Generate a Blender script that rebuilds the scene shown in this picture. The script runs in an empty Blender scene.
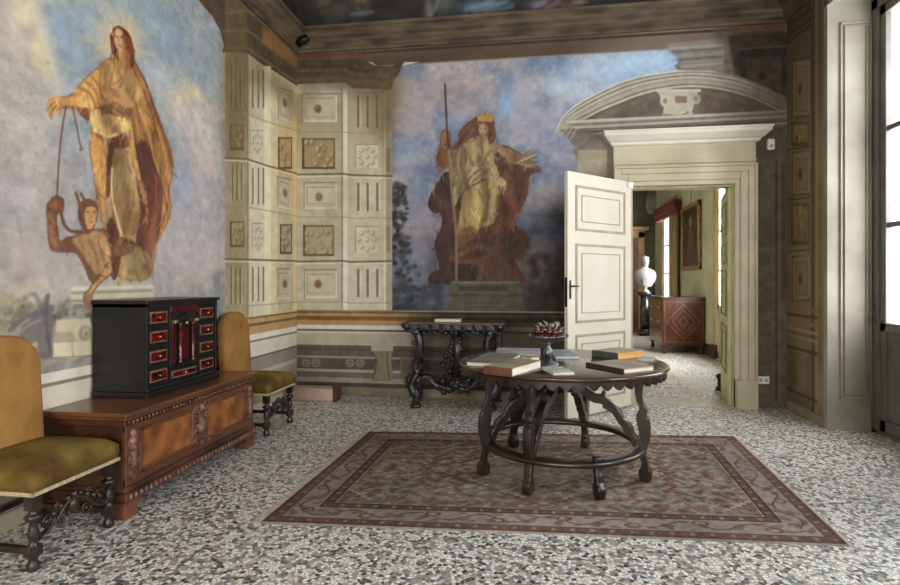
import bpy, math, random
import numpy as np
from mathutils import Vector, Matrix
random.seed(7); rng = np.random.RandomState(11)
SC = bpy.context.scene
COL = SC.collection
PI = math.pi

# ---------------------------------------------------------------- camera
FPX, CXP, HOR, CAMZ = 560.0, 450.0, 281.0, 1.413
TH = math.atan(0.1518)
ST, CT = math.sin(TH), math.cos(TH)
cam = bpy.data.cameras.new('camera'); camo = bpy.data.objects.new('camera', cam); COL.objects.link(camo)
cam.sensor_width = 36; cam.lens = 36 * FPX / 900; cam.shift_y = -(292.5 - HOR) / 900
cam.clip_start = 0.05
camo.location = (0, 0, CAMZ); camo.rotation_euler = (PI/2, 0, TH)
SC.camera = camo
# ---------------------------------------------------------------- look and light
SC.view_settings.view_transform = 'Standard'
SC.view_settings.look = 'None'
SC.view_settings.gamma = 1.0
SC.view_settings.use_curve_mapping = False
SC.view_settings.exposure = 0.10
W = bpy.data.worlds.new('world'); SC.world = W; W.use_nodes = True
W.node_tree.nodes['Background'].inputs[0].default_value = (0.85, 0.92, 1.0, 1)
W.node_tree.nodes['Background'].inputs[1].default_value = 3.0
def area(name, loc, rot, sx, sy, power, color=(1, 1, 1)):
    l = bpy.data.lights.new(name, 'AREA'); l.shape = 'RECTANGLE'; l.size = sx; l.size_y = sy
    l.energy = power; l.color = color
    o = bpy.data.objects.new(name, l); COL.objects.link(o); o.location = loc; o.rotation_euler = rot
    return o
XL, XR, YB, YF, ZC = -2.967, 2.758, 6.69, -3.6, 5.7
WINS = [(4.30, 5.81), (1.30, 2.81), (-1.70, -0.19)]      # window openings in the right wall (Y ranges)
WTOP = 4.04
XG = 3.18                                                 # glass line
PW = [200, 250, 200]
for (a, b), p in zip(WINS, PW):
    area('daylight_and_fill', (XG + 0.30, (a+b)/2, 2.1), (0, PI/2, 0), 3.2, 1.9, p, (0.97, 0.985, 1.0))
for x in (-1.5, 1.2):
    area('daylight_and_fill', (x, YF - 0.15, 2.3), (PI/2, 0, 0), 1.4, 2.8, 150, (1.0, 0.97, 0.92))  # soft frontal fill added behind the camera, at the made-up front windows
for (a, b), p in zip([(9.25, 10.80), (13.55, 15.1)], [620, 240]):
    area('daylight_and_fill', (3.75, (a+b)/2, 1.95), (0, PI/2, 0), 2.7, 1.3, p, (0.98, 1.0, 0.97))

# ---------------------------------------------------------------- rays through the photograph, used to find world places
def ray(x, y):
    t = (x - CXP) / FPX
    return Vector((-ST + t*CT, CT + t*ST, -(y - HOR) / FPX))
def on_z(x, y, z=0.0):
    d = ray(x, y); s = (z - CAMZ) / d.z
    return Vector((d.x*s, d.y*s, z))
def on_Y(x, y, Y):
    d = ray(x, y); s = Y / d.y
    return Vector((d.x*s, Y, CAMZ + d.z*s))
def on_X(x, y, X):
    d = ray(x, y); s = X / d.x
    return Vector((X, d.y*s, CAMZ + d.z*s))

# ---------------------------------------------------------------- tags
def tag(o, label=None, cat=None, group=None, kind=None):
    if label: o['label'] = label
    if cat: o['category'] = cat
    if group: o['group'] = group
    if kind: o['kind'] = kind
    return o
def empty(name, loc=(0, 0, 0), rz=0.0, label=None, cat=None, group=None):
    o = bpy.data.objects.new(name, None); COL.objects.link(o)
    o.empty_display_size = 0.1
    o.location = loc; o.rotation_euler = (0, 0, rz)
    return tag(o, label, cat, group)
def copy_tree(o, parent=None):
    c = o.copy(); COL.objects.link(c)
    if parent is not None: c.parent = parent
    for ch in list(o.children): copy_tree(ch, c)
    return c

# ---------------------------------------------------------------- colours and materials
def lin(c):
    out = []
    for v in c[:3]:
        v = v / 255.0
        out.append(v/12.92 if v <= 0.04045 else ((v + 0.055)/1.055)**2.4)
    return (*out, 1)
def nodes_of(name):
    m = bpy.data.materials.new(name); m.use_nodes = True
    nt = m.node_tree
    return m, nt, nt.nodes['Principled BSDF']
def mat(name, c1, c2=None, rough=0.5, metal=0.0, scale=8.0, stretch=(1, 1, 1), bump=0.0, detail=6, spec=0.5, coat=0.0, bscale=None, contrast=(0.35, 0.65)):
    m, nt, b = nodes_of(name); N, L = nt.nodes, nt.links
    c2 = c2 or tuple(v*0.82 for v in c1)
    tc = N.new('ShaderNodeTexCoord'); mp = N.new('ShaderNodeMapping'); mp.inputs['Scale'].default_value = stretch
    L.new(tc.outputs['Object'], mp.inputs[0])
    no = N.new('ShaderNodeTexNoise'); no.inputs['Scale'].default_value = scale; no.inputs['Detail'].default_value = detail
    L.new(mp.outputs[0], no.inputs['Vector'])
    cr = N.new('ShaderNodeValToRGB'); cr.color_ramp.elements[0].position = contrast[0]; cr.color_ramp.elements[1].position = contrast[1]
    cr.color_ramp.elements[0].color = lin(c2); cr.color_ramp.elements[1].color = lin(c1)
    L.new(no.outputs['Fac'], cr.inputs[0]); L.new(cr.outputs[0], b.inputs['Base Color'])
    b.inputs['Roughness'].default_value = rough; b.inputs['Metallic'].default_value = metal
    b.inputs['Specular IOR Level'].default_value = spec
    b.inputs['Coat Weight'].default_value = coat; b.inputs['Coat Roughness'].default_value = 0.15
    if bump:
        n2 = N.new('ShaderNodeTexNoise'); n2.inputs['Scale'].default_value = bscale or scale*3; n2.inputs['Detail'].default_value = 4
        L.new(mp.outputs[0], n2.inputs['Vector'])
        bp = N.new('ShaderNodeBump'); bp.inputs['Strength'].default_value = bump; bp.inputs['Distance'].default_value = 0.01
        L.new(n2.outputs['Fac'], bp.inputs['Height']); L.new(bp.outputs[0], b.inputs['Normal'])
    return m
def paint_mat(name, rough=0.75, bump=0.15, bs=60, spec=0.3):
    m, nt, b = nodes_of(name); N, L = nt.nodes, nt.links
    at = N.new('ShaderNodeAttribute'); at.attribute_name = 'Col'
    L.new(at.outputs['Color'], b.inputs['Base Color'])
    b.inputs['Roughness'].default_value = rough; b.inputs['Specular IOR Level'].default_value = spec
    tc = N.new('ShaderNodeTexCoord'); n2 = N.new('ShaderNodeTexNoise'); n2.inputs['Scale'].default_value = bs
    L.new(tc.outputs['Object'], n2.inputs['Vector'])
    bp = N.new('ShaderNodeBump'); bp.inputs['Strength'].default_value = bump; bp.inputs['Distance'].default_value = 0.004
    L.new(n2.outputs['Fac'], bp.inputs['Height']); L.new(bp.outputs[0], b.inputs['Normal'])
    return m

# ---------------------------------------------------------------- mesh builder
class MB:
    def __init__(s): s.v = []; s.f = []; s.sm = []
    def add(s, vs, fs, smooth=False, M=None):
        o = len(s.v)
        for p in vs:
            p = Vector(p)
            if M is not None: p = M @ p
            s.v.append(tuple(p))
        for f in fs: s.f.append([i + o for i in f]); s.sm.append(smooth)
        return s
    def box(s, x0, x1, y0, y1, z0, z1, M=None):
        v = [(x0,y0,z0),(x1,y0,z0),(x1,y1,z0),(x0,y1,z0),(x0,y0,z1),(x1,y0,z1),(x1,y1,z1),(x0,y1,z1)]
        f = [(0,3,2,1),(4,5,6,7),(0,1,5,4),(1,2,6,5),(2,3,7,6),(3,0,4,7)]
        return s.add(v, f, False, M)
    def bbox(s, x0, x1, y0, y1, z0, z1, b=0.004, M=None):       # box with chamfered edges
        v = []; 
        for sx, X in ((1, x0), (-1, x1)):
            for sy, Y in ((1, y0), (-1, y1)):
                for sz, Z in ((1, z0), (-1, z1)):
                    v += [(X, Y+sy*b, Z+sz*b), (X+sx*b, Y, Z+sz*b), (X+sx*b, Y+sy*b, Z)]
        def i(a, c, d, k): return ((a*2+c)*2+d)*3+k
        f = []
        for a in (0, 1): f.append([i(a,0,0,0), i(a,1,0,0), i(a,1,1,0), i(a,0,1,0)])
        for c in (0, 1): f.append([i(0,c,0,1), i(1,c,0,1), i(1,c,1,1), i(0,c,1,1)])
        for d in (0, 1): f.append([i(0,0,d,2), i(1,0,d,2), i(1,1,d,2), i(0,1,d,2)])
        for c in (0, 1):
            for d in (0, 1): f.append([i(0,c,d,1), i(1,c,d,1), i(1,c,d,2), i(0,c,d,2)])
        for a in (0, 1):
            for d in (0, 1): f.append([i(a,0,d,0), i(a,1,d,0), i(a,1,d,2), i(a,0,d,2)])
        for a in (0, 1):
            for c in (0, 1): f.append([i(a,c,0,0), i(a,c,1,0), i(a,c,1,1), i(a,c,0,1)])
        for a in (0, 1):
            for c in (0, 1):
                for d in (0, 1): f.append([i(a,c,d,0), i(a,c,d,1), i(a,c,d,2)])
        return s.add(v, f, False, M)
    def prism(s, pts, z0, z1, M=None, smooth=False):            # outline in XY extruded along Z
        n = len(pts)
        v = [(p[0], p[1], z0) for p in pts] + [(p[0], p[1], z1) for p in pts]
        f = [list(range(n))[::-1], list(range(n, 2*n))] 
        s.add(v, f, False, M); o = len(s.v) - 2*n
        for i in range(n):
            j = (i+1) % n; s.f.append([o+i, o+j, o+n+j, o+n+i]); s.sm.append(smooth)
        return s
    def lathe(s, prof, n=20, M=None, smooth=True):               # (radius, z) pairs
        v = []; f = []
        for r, z in prof:
            for k in range(n):
                a = 2*PI*k/n; v.append((r*math.cos(a), r*math.sin(a), z))
        for i in range(len(prof)-1):
            for k in range(n):
                k2 = (k+1) % n; f.append([i*n+k, i*n+k2, (i+1)*n+k2, (i+1)*n+k])
        f.append(list(range(n))[::-1]); f.append([(len(prof)-1)*n+k for k in range(n)])
        return s.add(v, f, smooth, M)
    def tube(s, path, rad, n=8, M=None, flat=1.0):
        P = [Vector(p) for p in path]
        if not isinstance(rad, (list, tuple)): rad = [rad]*len(P)
        v = []; f = []; up = Vector((0, 0, 1)); prev = None
        for i, p in enumerate(P):
            t = (P[min(i+1, len(P)-1)] - P[max(i-1, 0)])
            if t.length < 1e-9: t = Vector((0, 0, 1))
            t.normalize()
            if prev is None:
                a = t.cross(up)
                if a.length < 0.05: a = t.cross(Vector((1, 0, 0)))
                a.normalize()
            else:
                a = prev - t*prev.dot(t)
                if a.length < 1e-6: a = t.cross(up)
                a.normalize()
            prev = a; b = t.cross(a)
            for k in range(n):
                an = 2*PI*k/n
                v.append(p + a*math.cos(an)*rad[i] + b*math.sin(an)*rad[i]*flat)
        m = len(P)
        for i in range(m-1):
            for k in range(n):
                k2 = (k+1) % n; f.append([i*n+k, i*n+k2, (i+1)*n+k2, (i+1)*n+k])
        f.append(list(range(n))[::-1]); f.append([(m-1)*n+k for k in range(n)])
        return s.add(v, f, True, M)
    def ball(s, c, r, n=10, m=6, M=None, sq=(1, 1, 1)):
        v = [(c[0], c[1], c[2]-r*sq[2])]; f = []
        for i in range(1, m):
            a = PI*i/m
            for k in range(n):
                b = 2*PI*k/n
                v.append((c[0]+r*sq[0]*math.sin(a)*math.cos(b), c[1]+r*sq[1]*math.sin(a)*math.sin(b), c[2]-r*sq[2]*math.cos(a)))
        v.append((c[0], c[1], c[2]+r*sq[2])); e = len(v)-1
        for k in range(n):
            f.append([0, 1+(k+1) % n, 1+k]); f.append([e, 1+(m-2)*n+k, 1+(m-2)*n+(k+1) % n])
        for i in range(m-2):
            for k in range(n):
                k2 = (k+1) % n; f.append([1+i*n+k, 1+i*n+k2, 1+(i+1)*n+k2, 1+(i+1)*n+k])
        return s.add(v, f, True, M)
    def scroll(s, c, r, turns, w, M=None, sgn=1, a0=0.0, flat=0.7):   # spiral leaf in the local XZ plane
        pts = []; rr = []
        n = int(14*turns)+4
        for i in range(n+1):
            q = i/n; a = a0 + sgn*2*PI*turns*q; R = r*(1-0.85*q)
            pts.append((c[0]+R*math.cos(a), c[1], c[2]+R*math.sin(a))); rr.append(w*(1-0.5*q))
        s.tube(pts, rr, 6, M, flat); s.ball(pts[-1], w*1.0, 8, 5, M)
        return s
    def build(s, name, m, parent=None, bevel=0.0, subsurf=0):
        me = bpy.data.meshes.new(name); me.from_pydata(s.v, [], s.f)
        me.polygons.foreach_set('use_smooth', s.sm); me.update()
        o = bpy.data.objects.new(name, me); COL.objects.link(o)
        import bmesh
        bm = bmesh.new(); bm.from_mesh(me); bmesh.ops.recalc_face_normals(bm, faces=bm.faces); bm.to_mesh(me); bm.free()
        me.materials.append(m)
        if parent is not None: o.parent = parent
        if bevel:
            b = o.modifiers.new('bevel', 'BEVEL'); b.width = bevel; b.segments = 2; b.limit_method = 'ANGLE'; b.angle_limit = 0.7
        if subsurf:
            b = o.modifiers.new('sub', 'SUBSURF'); b.levels = subsurf; b.render_levels = subsurf
        return o
def cat(pts, n=6, closed=False):        # Catmull-Rom
    P = [np.array(p, float) for p in pts]; m = len(P); out = []
    rg = range(m) if closed else range(m-1)
    for i in rg:
        if closed: a, b, c, d = P[(i-1) % m], P[i], P[(i+1) % m], P[(i+2) % m]
        else: a, b, c, d = P[max(i-1, 0)], P[i], P[i+1], P[min(i+2, m-1)]
        for k in range(n):
            t = k/n
            out.append(0.5*((2*b)+(c-a)*t+(2*a-5*b+4*c-d)*t*t+(3*b-a-3*c+d)*t**3))
    if not closed: out.append(P[-1])
    return out
def Mx(loc=(0, 0, 0), rz=0.0, rx=0.0, ry=0.0, s=1.0):
    return Matrix.Translation(loc) @ Matrix.Rotation(rz, 4, 'Z') @ Matrix.Rotation(ry, 4, 'Y') @ Matrix.Rotation(rx, 4, 'X') @ Matrix.Scale(s, 4)

# ================================================================ FRESCO PAINTER (pigment on a dense wall mesh)
class Canvas:
    def __init__(s, plane, h0, h1, v0, v1, step, base):
        s.plane = plane; s.h0, s.v0, s.step = h0, v0, step
        s.nx = int(round((h1-h0)/step))+1; s.ny = int(round((v1-v0)/step))+1
        s.hs = np.linspace(h0, h1, s.nx); s.vs = np.linspace(v0, v1, s.ny)
        s.C = np.empty((s.ny, s.nx, 3)); s.C[:] = base
        s.sh, s.sv = (h1-h0)/(s.nx-1), (v1-v0)/(s.ny-1)
        s.H, s.V = np.meshgrid(s.hs, s.vs)
    def W(s, p):
        q = s.plane(p[0], p[1]); return q
    def noise(s, f, seed=0, octv=5, stretch=(1, 1), gain=0.5):
        out = np.zeros_like(s.H); amp = 1; tot = 0
        r = np.random.RandomState(seed)
        for o in range(octv):
            T = r.rand(64, 64); ff = f*2**o
            x = s.H*ff*stretch[0] + o*7.3 + seed; y = s.V*ff*stretch[1] + o*3.1
            xi = np.floor(x).astype(int); yi = np.floor(y).astype(int); fx = x-xi; fy = y-yi
            fx = fx*fx*(3-2*fx); fy = fy*fy*(3-2*fy)
            a = T[yi % 64, xi % 64]; b = T[yi % 64, (xi+1) % 64]; c = T[(yi+1) % 64, xi % 64]; d = T[(yi+1) % 64, (xi+1) % 64]
            out += amp*((a*(1-fx)+b*fx)*(1-fy)+(c*(1-fx)+d*fx)*fy); tot += amp; amp *= gain
        return out/tot
    def win(s, P, m):
        P = np.array(P); lo = P.min(0)-m; hi = P.max(0)+m
        i0 = max(int((lo[0]-s.h0)/s.sh), 0); i1 = min(int((hi[0]-s.h0)/s.sh)+2, s.nx)
        j0 = max(int((lo[1]-s.v0)/s.sv), 0); j1 = min(int((hi[1]-s.v0)/s.sv)+2, s.ny)
        if i1 <= i0 or j1 <= j0: return None
        return slice(j0, j1), slice(i0, i1)
    def mixin(s, w, al, col, br=0.0, seed=0):
        col = np.array(col, float)
        if br:
            if not hasattr(s, 'BN'): s.BN = s.noise(16, 5, 3)-0.5
            col = col + (s.BN[w]*br*2)[..., None]
        s.C[w] = s.C[w]*(1-al[..., None]) + col*al[..., None]
    def poly(s, pts, col, a=1.0, fe=0.006, smooth=True, br=14, world=False, edge=None, folds=None):
        P = [p if world else s.W(p) for p in pts]
        if smooth: P = cat(P, 5, True)
        P = np.array(P, float); w = s.win(P, fe*2)
        if w is None: return
        X, Y = s.H[w], s.V[w]; ins = np.zeros(X.shape, bool); D = np.full(X.shape, 1e9)
        n = len(P)
        for i in range(n):
            ax, ay = P[i]; bx, by = P[(i+1) % n]
            c = ((ay > Y) != (by > Y)) & (X < (bx-ax)*(Y-ay)/((by-ay) if abs(by-ay) > 1e-12 else 1e-12)+ax)
            ins ^= c
            dx, dy = bx-ax, by-ay; L2 = dx*dx+dy*dy+1e-12
            t = np.clip(((X-ax)*dx+(Y-ay)*dy)/L2, 0, 1)
            D = np.minimum(D, (X-ax-t*dx)**2+(Y-ay-t*dy)**2)
        D = np.sqrt(D); sd = np.where(ins, D, -D)
        if smooth:
            if not hasattr(s, 'WN'): s.WN = s.noise(22, 15, 3)-0.5
            sd = sd + s.WN[w]*0.016*(1 if fe < .02 else 2)
        al = np.clip(sd/fe*0.5+0.5, 0, 1); al = al*al*(3-2*al)*a
        if folds is None and smooth and getattr(s, 'auto', None):
            ang_, fq_, st_ = s.auto; c_ = np.array(col, float)
            folds = (c_*(1-.5*st_)+np.array((14, 2, 0))*st_, np.minimum(c_*(1+.34*st_)+np.array((20, 16, 8))*st_, 255), ang_, fq_)
        if folds is None: s.mixin(w, al, col, br)
        else:
            dk_, lt_, ang, fr_ = folds
            key = (round(ang, 2), fr_)
            if not hasattr(s, 'FN'): s.FN = {}
            if key not in s.FN:
                ca, sa = math.cos(ang), math.sin(ang)
                H0, V0 = s.H, s.V
                wb_ = s.noise(2.2, 61, 3)-0.5
                s.H, s.V = H0*ca+V0*sa+wb_*.35, -H0*sa+V0*ca
                s.FN[key] = s.noise(fr_, 37, 3, (1, .16)); s.H, s.V = H0, V0
            nn_ = np.clip((s.FN[key][w]-.5)*3.1, -1, 1)[..., None]
            base = np.array(col, float)
            cc = np.where(nn_ > 0, base*(1-nn_)+np.array(lt_)*nn_, base*(1+nn_)-np.array(dk_)*nn_)
            s.C[w] = s.C[w]*(1-al[..., None])+cc*al[..., None]
        if edge is not None:                     # a darker painted contour
            e = np.exp(-(sd/(edge[1]))**2)*edge[2]*(sd > -edge[1])
            s.mixin(w, e, edge[0], 0)
    def stroke(s, pts, w0, col, a=1.0, fe=0.005, w1=None, smooth=True, br=10, world=False, taper=False):
        P = [p if world else s.W(p) for p in pts]
        if smooth and len(P) > 2: P = cat(P, 5)
        P = np.array(P, float); w1 = w0 if w1 is None else w1
        w = s.win(P, max(w0, w1)+fe*2)
        if w is None: return
        X, Y = s.H[w], s.V[w]; best = np.full(X.shape, 1e9); n = len(P)-1
        for i in range(n):
            ax, ay = P[i]; bx, by = P[i+1]; dx, dy = bx-ax, by-ay; L2 = dx*dx+dy*dy+1e-12
            t = np.clip(((X-ax)*dx+(Y-ay)*dy)/L2, 0, 1)
            q = (i+t)/n; wd = w0+(w1-w0)*q
            if taper: wd = wd*np.sin(PI*np.clip(q, 0.03, 0.97))**0.7
            best = np.minimum(best, np.sqrt((X-ax-t*dx)**2+(Y-ay-t*dy)**2)-wd*0.5)
        al = np.clip(-best/fe*0.5+0.5, 0, 1)*a
        s.mixin(w, al, col, br)
    def blob(s, c, rx, ry, col, a=1.0, rot=0.0, hard=1.0, br=10):     # soft ellipse; rx, ry in photo pixels at that place
        o = s.W(c); ax = s.W((c[0]+rx, c[1])); bx = s.W((c[0], c[1]+ry))
        RX = abs(ax[0]-o[0])+1e-6; RY = abs(bx[1]-o[1])+1e-6
        R = max(RX, RY)*2.4; w = s.win([(o[0]-R, o[1]-R), (o[0]+R, o[1]+R)], 0)
        if w is None: return
        dx, dy = s.H[w]-o[0], s.V[w]-o[1]; cr, sr = math.cos(rot), math.sin(rot)
        u = (dx*cr+dy*sr)/RX; v = (-dx*sr+dy*cr)/RY
        al = np.exp(-((u*u+v*v)**hard)*1.0)*a
        s.mixin(w, al, col, br)
    def quad(s, x0, y0, x1, y1, col, a=1.0, y0b=None, y1b=None, fe=0.006, br=8):   # upright quad, right edge heights optional
        y0b = y0 if y0b is None else y0b; y1b = y1 if y1b is None else y1b
        s.poly([(x0, y0), (x1, y0b), (x1, y1b), (x0, y1)], col, a, fe, False, br)
    def mesh(s, name, to3d, m, hole=None, disp=None):
        n = s.nx*s.ny
        co = np.array(to3d(s.H.ravel(), s.V.ravel())).T.astype(np.float32)
        jj, ii = np.meshgrid(np.arange(s.ny-1), np.arange(s.nx-1), indexing='ij')
        a = (jj*s.nx+ii).ravel(); F = np.stack([a, a+1, a+1+s.nx, a+s.nx], 1)
        if hole is not None:
            hc = (s.hs[:-1]+s.hs[1:])/2; vc = (s.vs[:-1]+s.vs[1:])/2
            HH, VV = np.meshgrid(hc, vc); keep = ~hole(HH.ravel(), VV.ravel()); F = F[keep]
        me = bpy.data.meshes.new(name)
        me.vertices.add(n); me.vertices.foreach_set('co', co.ravel())
        me.loops.add(F.size); me.loops.foreach_set('vertex_index', F.ravel().astype(np.int32))
        me.polygons.add(len(F)); me.polygons.foreach_set('loop_start', np.arange(0, F.size, 4, dtype=np.int32))
        me.update(calc_edges=True)
        c = np.clip(s.C, 0, 255)/255.0
        c = np.where(c <= 0.04045, c/12.92, ((c+0.055)/1.055)**2.4)
        rgba = np.ones((n, 4), np.float32); rgba[:, :3] = c.reshape(-1, 3)
        at = me.color_attributes.new('Col', 'FLOAT_COLOR', 'POINT'); at.data.foreach_set('color', rgba.ravel())
        me.materials.append(m)
        o = bpy.data.objects.new(name, me); COL.objects.link(o)
        return o
def mixc(a, b, t): return np.array(a, float)*(1-t)+np.array(b, float)*t
def ss(x, a, b):
    t = np.clip((x-a)/(b-a), 0, 1); return t*t*(3-2*t)

FRESCO = paint_mat('fresco')

# ---------------------------------------------------------------- shared pier decoration
STONE = (214, 204, 176); SLINE = (110, 96, 72); SHI = (244, 238, 218)
def groove(c, x, y0, y1, w=2.2):
    c.quad(x-w/2, y0, x+w/2, y1, (140, 126, 98), 0.9, fe=0.007)
    c.quad(x-w/2, y0, x-w*0.1, y1, (84, 72, 52), 0.85, fe=0.006)
    c.quad(x+w*0.55, y0, x+w*0.9, y1, SHI, 0.6, fe=0.005)
def panel(c, x0, y0, x1, y1, boss=None, bc=(128, 92, 62), dy=0, k=1.0):
    c.quad(x0, y0, x1, y1, (150, 136, 106), 0.9, y0+dy, y1+dy)
    c.quad(x0+1.3*k, y0+1.6, x1, y1, SHI, 0.85, y0+1.6+dy, y1+dy)
    c.quad(x0+1.3*k, y0+1.6, x1-1.2*k, y1-1.6, (206, 194, 164), 1, y0+1.6+dy, y1-1.6+dy)
    c.quad(x0+3.2*k, y0+5, x1-3.2*k, y1-5, (134, 120, 92), 0.8, y0+5+dy, y1-5+dy)
    c.quad(x0+4.0*k, y0+5.8, x1-3.2*k, y1-5.4, SHI, 0.6, y0+5.8+dy, y1-5.4+dy)
    c.quad(x0+4.0*k, y0+5.8, x1-4.1*k, y1-6.2, (208, 197, 168), 1, y0+5.8+dy, y1-6.2+dy)
    if boss:
        c.blob(boss, 3.6*k, 4.2, (92, 66, 44), 0.8, hard=2)
        c.blob((boss[0]-0.5, boss[1]-0.5), 2.4*k, 3.2, bc, 1.0, hard=2)
        c.blob((boss[0]-0.8, boss[1]-1.2), 1*k, 1.2, (190, 150, 110), 0.6)
def relief(c, x0, y0, x1, y1, col=(176, 152, 108), seed=1, k=1.0):
    c.quad(x0, y0, x1, y1, (118, 98, 64), 0.95)
    c.quad(x0, y0, x0+2.5*k, y1, (88, 70, 44), 0.7)
    c.quad(x0+2.4*k, y0+2, x1-1.5*k, y1-2, col, 0.95)
    r = random.Random(seed)
    for i in range(15):
        x = r.uniform(x0+3*k, x1-2.5*k); y = r.uniform(y0+3, y1-3)
        c.blob((x+0.7*k, y+0.7), 1.9*k, 2.6, (92, 72, 44), 0.75)
        c.blob((x, y), 1.6*k, 2.2, (236, 220, 178), 0.75)
    c.quad(x0, y1-2, x1, y1, (100, 80, 50), 0.8)
def rosette(c, x0, y0, x1, y1, k=1.0):
    c.quad(x0, y0, x1, y1, (160, 148, 118), 0.9); c.quad(x0+1*k, y0+1, x1, y1, (226, 218, 192), 1)
    cx, cy = (x0+x1)/2, (y0+y1)/2; rx, ry = (x1-x0)*0.34, (y1-y0)*0.36
    for i in range(9):
        a = i*2*PI/8; q = 1 if i < 8 else 0
        p = (cx+rx*q*math.cos(a), cy+ry*q*math.sin(a))
        c.blob((p[0]+0.6*k, p[1]+0.7), 2.0*k, 2.3, (120, 104, 72), 0.75)
        c.blob(p, 1.5*k, 1.7, (246, 240, 222), 0.9)

def inside(p, P):
    c = False; n = len(P)
    for i in range(n):
        ax, ay = P[i]; bx, by = P[(i+1) % n]
        if (ay > p[1]) != (by > p[1]) and p[0] < (bx-ax)*(p[1]-ay)/(by-ay)+ax: c = not c
    return c
def dabs(c, sil, n, ang, amp, seed, L0=3, L1=8, w=.012):
    r = random.Random(seed); xs = [p[0] for p in sil]; ys = [p[1] for p in sil]; k = 0
    while k < n:
        x, y = r.uniform(min(xs), max(xs)), r.uniform(min(ys), max(ys))
        k += 1
        if not inside((x, y), sil): continue
        h, v = c.W((x, y)); i = int((h-c.h0)/c.sh); j = int((v-c.v0)/c.sv)
        if not (0 <= i < c.nx and 0 <= j < c.ny): continue
        col = c.C[j, i].copy(); q = r.uniform(-1, 1); col = col*(1+amp*q)+np.array((10, 4, -6))*q
        a_ = ang+r.gauss(0, .35); L = r.uniform(L0, L1)
        c.stroke([(x, y), (x+L*math.sin(a_)*.5+r.uniform(-1, 1), y+L*math.cos(a_)*.5), (x+L*math.sin(a_), y+L*math.cos(a_))], w*r.uniform(.6, 1.5), col, .75, .008, br=4, taper=True)

# ================================================================ BACK WALL
def pl_back(x, y):
    p = on_Y(x, y, YB); return (p.x, p.z)
B = Canvas(pl_back, XL, XR, 0.0, ZC, 0.0086, (172, 160, 134))
n1 = B.noise(1.3, 3); n2 = B.noise(3.5, 8); n3 = B.noise(14, 9, 4)
def zb(y, x=500): return pl_back(x, y)[1]
def xb(x): return pl_back(x, 281)[0]
# overall stone tone
B.C[:] = np.array((176, 164, 138)) + ((n2-0.5)*40)[..., None]
# --- sky field of the fresco
inx = (B.H > xb(391)) & (B.H < xb(792)) & (B.V > zb(322)) & (B.V < 4.12)
u = (B.H-xb(391))/(xb(700)-xb(391)); v = (B.V-zb(322))/(4.1-zb(322))
sky = mixc((152, 140, 152), (118, 152, 200), 0.5)*np.ones_like(B.C)
cl = ss(n1*0.6+n2*0.5, 0.42, 0.72)[..., None]
sky = np.array((126, 144, 174))*(1-cl) + np.array((194, 182, 182))*cl
rt = (ss(u, 0.45, 0.85)*ss(v, 0.55, 0.9))[..., None]
sky = sky*(1-rt*0.85) + np.array((168, 208, 250))*rt*0.85
dk = (1-ss(v, 0.12, 0.5))[..., None]
sky = sky*(1-0.55*dk) + np.array((104, 100, 116))*0.55*dk
rd = (ss(u, 0.40, 0.62)*(1-ss(v, 0.36, 0.50)))[..., None]
sky = sky*(1-0.85*rd) + np.array((58, 56, 60))*0.85*rd
bt = (1-ss(v, 0.0, 0.16))[..., None]
sky = sky*(1-0.6*bt)+np.array((66, 68, 76))*0.6*bt
sky = sky*.97+((n3-0.5)*44)[..., None]+((B.noise(32, 92, 2)-.5)*24)[..., None]
B.C[inx] = sky[inx]
for (x, y, rx, ry, c, a) in [(420,95,22,18,(186,168,168),.7),(412,120,18,14,(178,164,172),.6),(460,85,25,9,(196,172,160),.6),(470,100,24,14,(150,146,156),.6),
    (520,95,16,22,(205,196,210),.65),(540,125,22,16,(176,176,196),.7),(530,130,20,10,(150,148,170),.5),(505,105,9,16,(140,178,225),.8),(455,125,16,10,(140,160,190),.6),
    (405,160,14,12,(196,196,210),.6),(410,145,16,8,(128,150,190),.6),(425,170,18,6,(110,120,160),.7),(416,205,12,18,(120,122,160),.6),(425,240,10,24,(158,148,160),.7),
    (560,165,18,14,(140,142,158),.7),(545,190,22,10,(186,176,172),.75),(535,205,16,9,(190,172,160),.6),(545,232,20,10,(70,70,80),.6),(560,215,14,8,(66,68,76),.8),
    (600,70,40,9,(186,220,252),.6),(560,85,18,10,(190,220,250),.6),(575,92,14,8,(210,228,236),.5),(640,60,30,7,(200,226,250),.7),(540,300,26,20,(66,54,44),.8),(550,262,18,14,(92,78,76),.6),(562,280,8,24,(50,42,36),.7)]:
    B.blob((x, y), rx, ry, c, a, br=20)
# dark tree at the left edge of the fresco
for i in range(150):
    y = random.uniform(184, 312); k = (y-184)/128
    x = 393 + random.random()**1.4*(12+12*k if y < 262 else 26)
    B.blob((x, y), random.uniform(1.6, 4), random.uniform(1.6, 3.6), random.choice([(44,46,48),(56,60,62),(64,72,70),(88,84,74),(40,42,50)]), 0.75, hard=1.6)
for i in range(60):
    B.blob((random.uniform(394, 440), random.uniform(285, 318)), 4, 3, random.choice([(58,66,78),(44,52,60),(74,84,92)]), 0.5)
# distant bushes bottom right
for i in range(60):
    B.blob((random.uniform(530, 570), random.uniform(255, 318)), 4, 4, random.choice([(48,40,34),(64,50,40),(40,34,30),(80,60,48)]), 0.55)
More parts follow.
